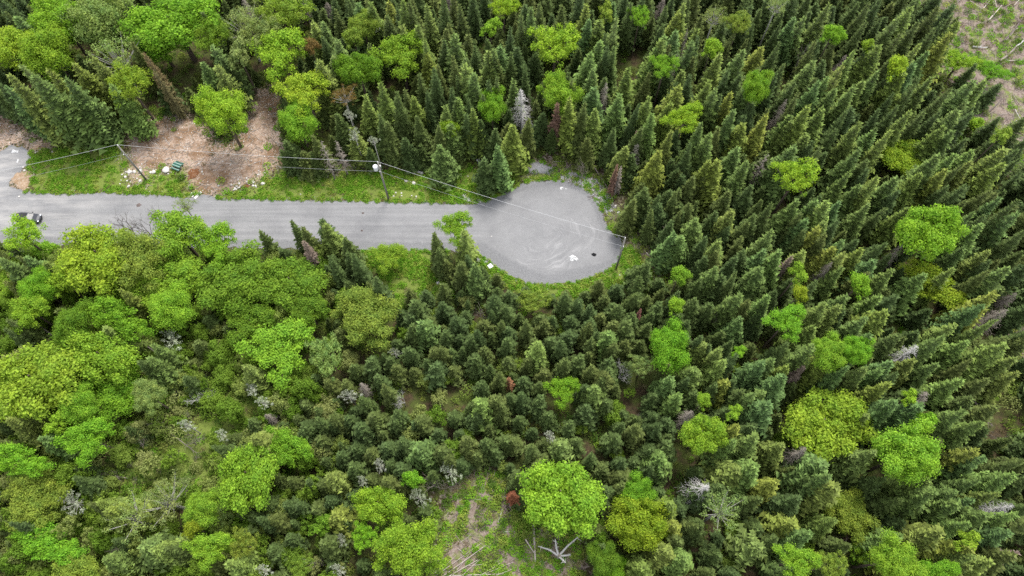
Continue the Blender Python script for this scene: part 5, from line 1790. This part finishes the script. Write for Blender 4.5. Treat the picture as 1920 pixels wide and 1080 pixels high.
# ------------------------------------------------------------------ power line
def pole(tip, h, label, tank=False):
    t = P(tip[0], tip[1], h)
    e = empty('utility_pole', (t.x, t.y, gh(t.x, t.y)))
    tag(e, label, 'utility pole', 'poles of the power line')
    MB().tube([(0, 0, -.6), (0, 0, h * .5), (0, 0, h)], [.19, .165, .13], 10).build('shaft', M['pole_wood'], e, True)
    MB().tube([(0, 0, h), (0, 0, h + .12), (0, 0, h + .2), (0, 0, h + .32)], [.05, .09, .06, .07], 8).build('insulator', M['porcelain'], e, True)
    MB().box(0, -.2, h - 2.1, .09, .3, .12).build('bracket', M['wire'], e)
    MB().tube([(0, -.36, h - 2.16), (0, -.36, h - 2.02)], [.08, .08], 8).build('insulator', M['porcelain'], e, True)
    if tank:
        a = MB().tube([(-.62, -.1, h - 1.95), (-.62, -.1, h - 1.9), (-.62, -.1, h - 1.0), (-.62, -.1, h - .92), (-.62, -.1, h - .86)], [.36, .40, .40, .43, .25], 14).build('transformer', M['tank'], e, True)
        for dx in (-.15, .18):
            MB().tube([(-.62 + dx, -.1, h - .9), (-.62 + dx, -.1, h - .7), (-.62 + dx, -.1, h - .55)], [.06, .08, .04], 8).build('bushing', M['porcelain'], a, True)
        MB().box(-.2, -.05, h - 1.45, .24, .1, .55).build('bracket', M['wire'], e)
        MB().tube([(.22, 0, h - 1.2), (.22, 0, h - .75)], [.11, .11], 8).build('cutout', M['porcelain'], e, True)
    return Vector((t.x, t.y, gh(t.x, t.y) + h + .32)), Vector((t.x, t.y - .36, gh(t.x, t.y) + h - 2.02))


PH = 10.8
tops = [pole((-262, 372), PH, 'utility pole standing beyond the driveway end of the road'),
        pole((221, 273), PH, 'weathered utility pole by the white boulder row'),
        pole((708.5, 305), 11.6, 'utility pole carrying a white transformer in the weeds', True),
        pole((1172, 447), 10.8, 'utility pole at the end of the turning circle')]


def wire(a, b, sag, r, label):
    o = a.copy()
    ps = [a.lerp(b, t / 24) - o + Vector((0, 0, -sag * 4 * (t / 24) * (1 - t / 24))) for t in range(25)]
    w = MB().tube(ps, [r] * 25, 5).build('overhead_wire', M['wire'])
    w.location = o
    return tag(w, label, 'wire', 'overhead wires')


SP = ['from the frame edge to the pole by the boulders', 'between the boulder pole and the transformer pole', 'from the transformer pole over the turning circle']
for i in range(3):
    wire(tops[i][0], tops[i + 1][0], .55, .020, 'upper white wire ' + SP[i])
    wire(tops[i][1], tops[i + 1][1], .7, .010, 'thin lower wire ' + SP[i])

# ------------------------------------------------------------------ parked car
def loft(secs, name, mat, parent, smooth=True):
    V, Fc = [], []
    n = len(secs[0])
    for s in secs:
        V += s
    for i in range(len(secs) - 1):
        for k in range(n - 1):
            Fc.append((i * n + k, i * n + k + 1, (i + 1) * n + k + 1, (i + 1) * n + k))
        Fc.append((i * n + n - 1, i * n, (i + 1) * n, (i + 1) * n + n - 1))
    Fc.append(tuple(range(n))[::-1])
    Fc.append(tuple((len(secs) - 1) * n + k for k in range(n)))
    return ob(name, me(name, V, Fc, (mat,), False), parent)


cp = P(57, 412)
car = empty('parked_car', (cp.x, cp.y, .03), math.radians(-3))
tag(car, 'dark grey parked car on the gravel road half under the yellow-lime tree', 'car')


def ring(x, hw, z0, z1, sh=.12):
    return [(x, -hw + .06, z0), (x, -hw, z0 + .12), (x, -hw, z1 - .22), (x, -hw + sh, z1 - .04), (x, -hw * .5, z1), (x, hw * .5, z1), (x, hw - sh, z1 - .04), (x, hw, z1 - .22), (x, hw, z0 + .12), (x, hw - .06, z0)]


loft([ring(-2.24, .66, .42, .82), ring(-2.16, .82, .30, .98), ring(-1.7, .89, .22, 1.04), ring(-.6, .90, .20, 1.02), ring(.7, .90, .20, 1.00), ring(1.1, .89, .21, .98), ring(1.75, .86, .24, .90), ring(2.12, .76, .32, .78), ring(2.26, .55, .42, .66)],
     'body', M['car_paint'], car)


def cab(x, hw, z0, z1, top):
    return [(x, -hw, z0), (x, -top, z1 - .05), (x, -top + .12, z1), (x, top - .12, z1), (x, top, z1 - .05), (x, hw, z0)]


cabin = loft([cab(-1.75, .80, .98, 1.02, .70), cab(-1.25, .82, .98, 1.44, .62), cab(-.4, .83, .98, 1.50, .62), cab(.25, .82, .98, 1.45, .60), cab(1.05, .78, .96, 1.00, .68)], 'cabin', M['car_paint'], car)
def quad(name, pts, mat, parent):
    a, b, c, d = [Vector(p) for p in pts]
    n_ = (b - a).cross(d - a).normalized() * .012
    V = [a + n_, b + n_, c + n_, d + n_, a - n_, b - n_, c - n_, d - n_]
    return ob(name, me(name, V, [(0, 1, 2, 3), (7, 6, 5, 4), (0, 4, 5, 1), (1, 5, 6, 2), (2, 6, 7, 3), (3, 7, 4, 0)], (mat,)), parent)


quad('windscreen', [(1.0, -.62, 1.035), (1.0, .62, 1.035), (.30, .50, 1.435), (.30, -.50, 1.435)], M['car_glass'], cabin)
quad('rear_window', [(-1.32, -.50, 1.425), (-1.32, .50, 1.425), (-1.72, .60, 1.065), (-1.72, -.60, 1.065)], M['car_glass'], cabin)
for s in (-1, 1):
    quad('side_window', [(-1.1, s * .812, 1.03), (-.35, s * .825, 1.03), (-.38, s * .645, 1.42), (-1.05, s * .645, 1.37)], M['car_glass'], cabin)
    quad('side_window', [(-.25, s * .825, 1.03), (.72, s * .80, 1.03), (.26, s * .635, 1.38), (-.26, s * .645, 1.42)], M['car_glass'], cabin)
    MB().box(.72, s * .98, 1.02, .16, .16, .13).build('mirror', M['car_trim'], car)
    MB().box(2.06, s * .62, .72, .22, .26, .13, s * -.35).build('headlight', M['car_lamp'], car)
    MB().box(-2.17, s * .66, .80, .12, .28, .16).build('tail_light', M['tail'], car)
    for x in (-1.38, 1.36):
        w = MB().tube([(x, s * .68, .33), (x, s * .70, .33), (x, s * .88, .33), (x, s * .90, .33)], [.29, .33, .33, .29], 16).build('wheel', M['black'], car)
        MB().tube([(x, s * .895, .33), (x, s * .91, .33)], [.2, .17], 12).build('rim', M['rim'], w)
MB().box(2.22, 0, .42, .1, 1.1, .18).build('bumper', M['car_trim'], car)
MB().box(-.45, 0, 1.506, 1.0, .9, .014).build('roof_panel', M['car_trim'], car)

# ------------------------------------------------------------------ green slatted table by the boulders
tp = P(334, 313)
tb = empty('picnic_table', (tp.x, tp.y, gh(tp.x, tp.y)), math.radians(-22))
tag(tb, 'dark green slatted picnic table with faded pale boards beside the largest boulder', 'table')
for k in range(5):
    MB().box(0, -.36 + k * .18, .74, 1.7, .15, .045).build('slat', M['paint_mint' if k in (1, 4) else 'paint_green'], tb)
for s in (-1, 1):
    for k in range(2):
        MB().box(0, s * (.68 + k * .17), .44, 1.7, .14, .045).build('bench_slat', M['paint_mint' if k == 0 and s < 0 else 'paint_green'], tb)
    MB().box(s * .6, 0, .70, .08, .85, .06).build('cross_bar', M['paint_green'], tb)
    MB().box(s * .6, 0, .40, .08, 1.7, .06).build('cross_bar', M['paint_green'], tb)
    for q in (-1, 1):
        MB().box(s * .66, q * .42, .36, .05, .09, .80, 0, q * .45).build('leg', M['paint_green'], tb)

# ------------------------------------------------------------------ boards, boxes and litter
for i, (px, py, a, ln, wd, l) in enumerate([
        (357.5, 366, 62, 1.0, .20, 'white weathered board at the road edge, first of three side by side'), (361, 365.5, 62, 1.0, .20, 'white weathered board at the road edge, middle of three side by side'),
        (364.5, 365.5, 62, 1.0, .18, 'white weathered board at the road edge, third of three side by side'), (371.5, 366.5, 58, 1.5, .42, 'wide white slab next to the three boards at the road edge')]):
    p = P(px, py)
    o = MB().box(0, 0, 0, ln * 1.15, wd * 1.1, .07).build('board', M['board'])
    o.location = (p.x, p.y, .10)
    o.rotation_euler = (0, 0, math.radians(a))
    tag(o, l, 'board', 'white boards at the road edge')
for px, py, s, rz, l in [(897, 303.5, .55, .4, 'white square box at the foot of the firs above the road'), (919.5, 501, .75, .7, 'white square box on the stony edge below the circle')]:
    p = P(px, py)
    b = empty('storage_box', (p.x, p.y, max(gh(p.x, p.y), 0)), rz)
    tag(b, l, 'box')
    MB().box(0, 0, .22, s, s, .44).build('body', M['plastic_white'], b)
    MB().box(0, 0, .47, s * 1.08, s * 1.08, .06).build('lid', M['plastic_white'], b)


def crumple(name, p, r, h, mat, label, cat, seed):
    rg = random.Random(seed)
    n = 14
    V = [(0, 0, h)]
    for ringk, (f, zz) in enumerate(((.5, .8), (1.0, .05))):
        for k in range(n):
            a = 6.283 * k / n
            q = r * f * rg.uniform(.65, 1.25)
            V.append((math.cos(a) * q, math.sin(a) * q * .8, h * zz * rg.uniform(.5, 1.3)))
    Fc = [(0, 1 + k, 1 + (k + 1) % n) for k in range(n)] + [(1 + k, 1 + n + k, 1 + n + (k + 1) % n, 1 + (k + 1) % n) for k in range(n)]
    o = ob(name, me(name, V, Fc, (M[mat],)))
    o.location = p
    return tag(o, label, cat)


p = P(1075.5, 484); p.z = .03
crumple('plastic_sheet', p, .72, .35, 'plastic_white', 'crumpled white sheet lying on the turning circle', 'sheet', 1)
p = P(1082, 486); p.z = .03
crumple('plastic_scrap', p, .25, .12, 'plastic_white', 'small white scrap beside the crumpled sheet', 'scrap', 2)
p = P(1113.5, 477.5); p.z = .03
crumple('rubber_lump', p, .42, .32, 'black', 'black lump lying on the turning circle beside the white sheet', 'lump', 3)
for i, (px, py, r, l) in enumerate([(680.5, 399.5, .25, 'dark speck of dropped soil on the upper half of the road'), (678.5, 432.5, .22, 'dark clod on the middle of the road'), (260.5, 384.5, .5, 'dark flat clod on the road under the bare branches')]):
    p = P(px, py); p.z = .03
    crumple('soil_clod', p, r, .1, 'dead_dark', l, 'clod', 10 + i)
p = P(921.5, 443.5)
o = ob('stone', RK[2]); o.location = (p.x, p.y, .06); o.scale = (.15, .15, .12)
tag(o, 'single white stone on the gravel at the mouth of the turning circle', 'stone')

print('individual spruces', len(solo), 'in the wood', len(mass), 'broadleaf', len(BROAD))
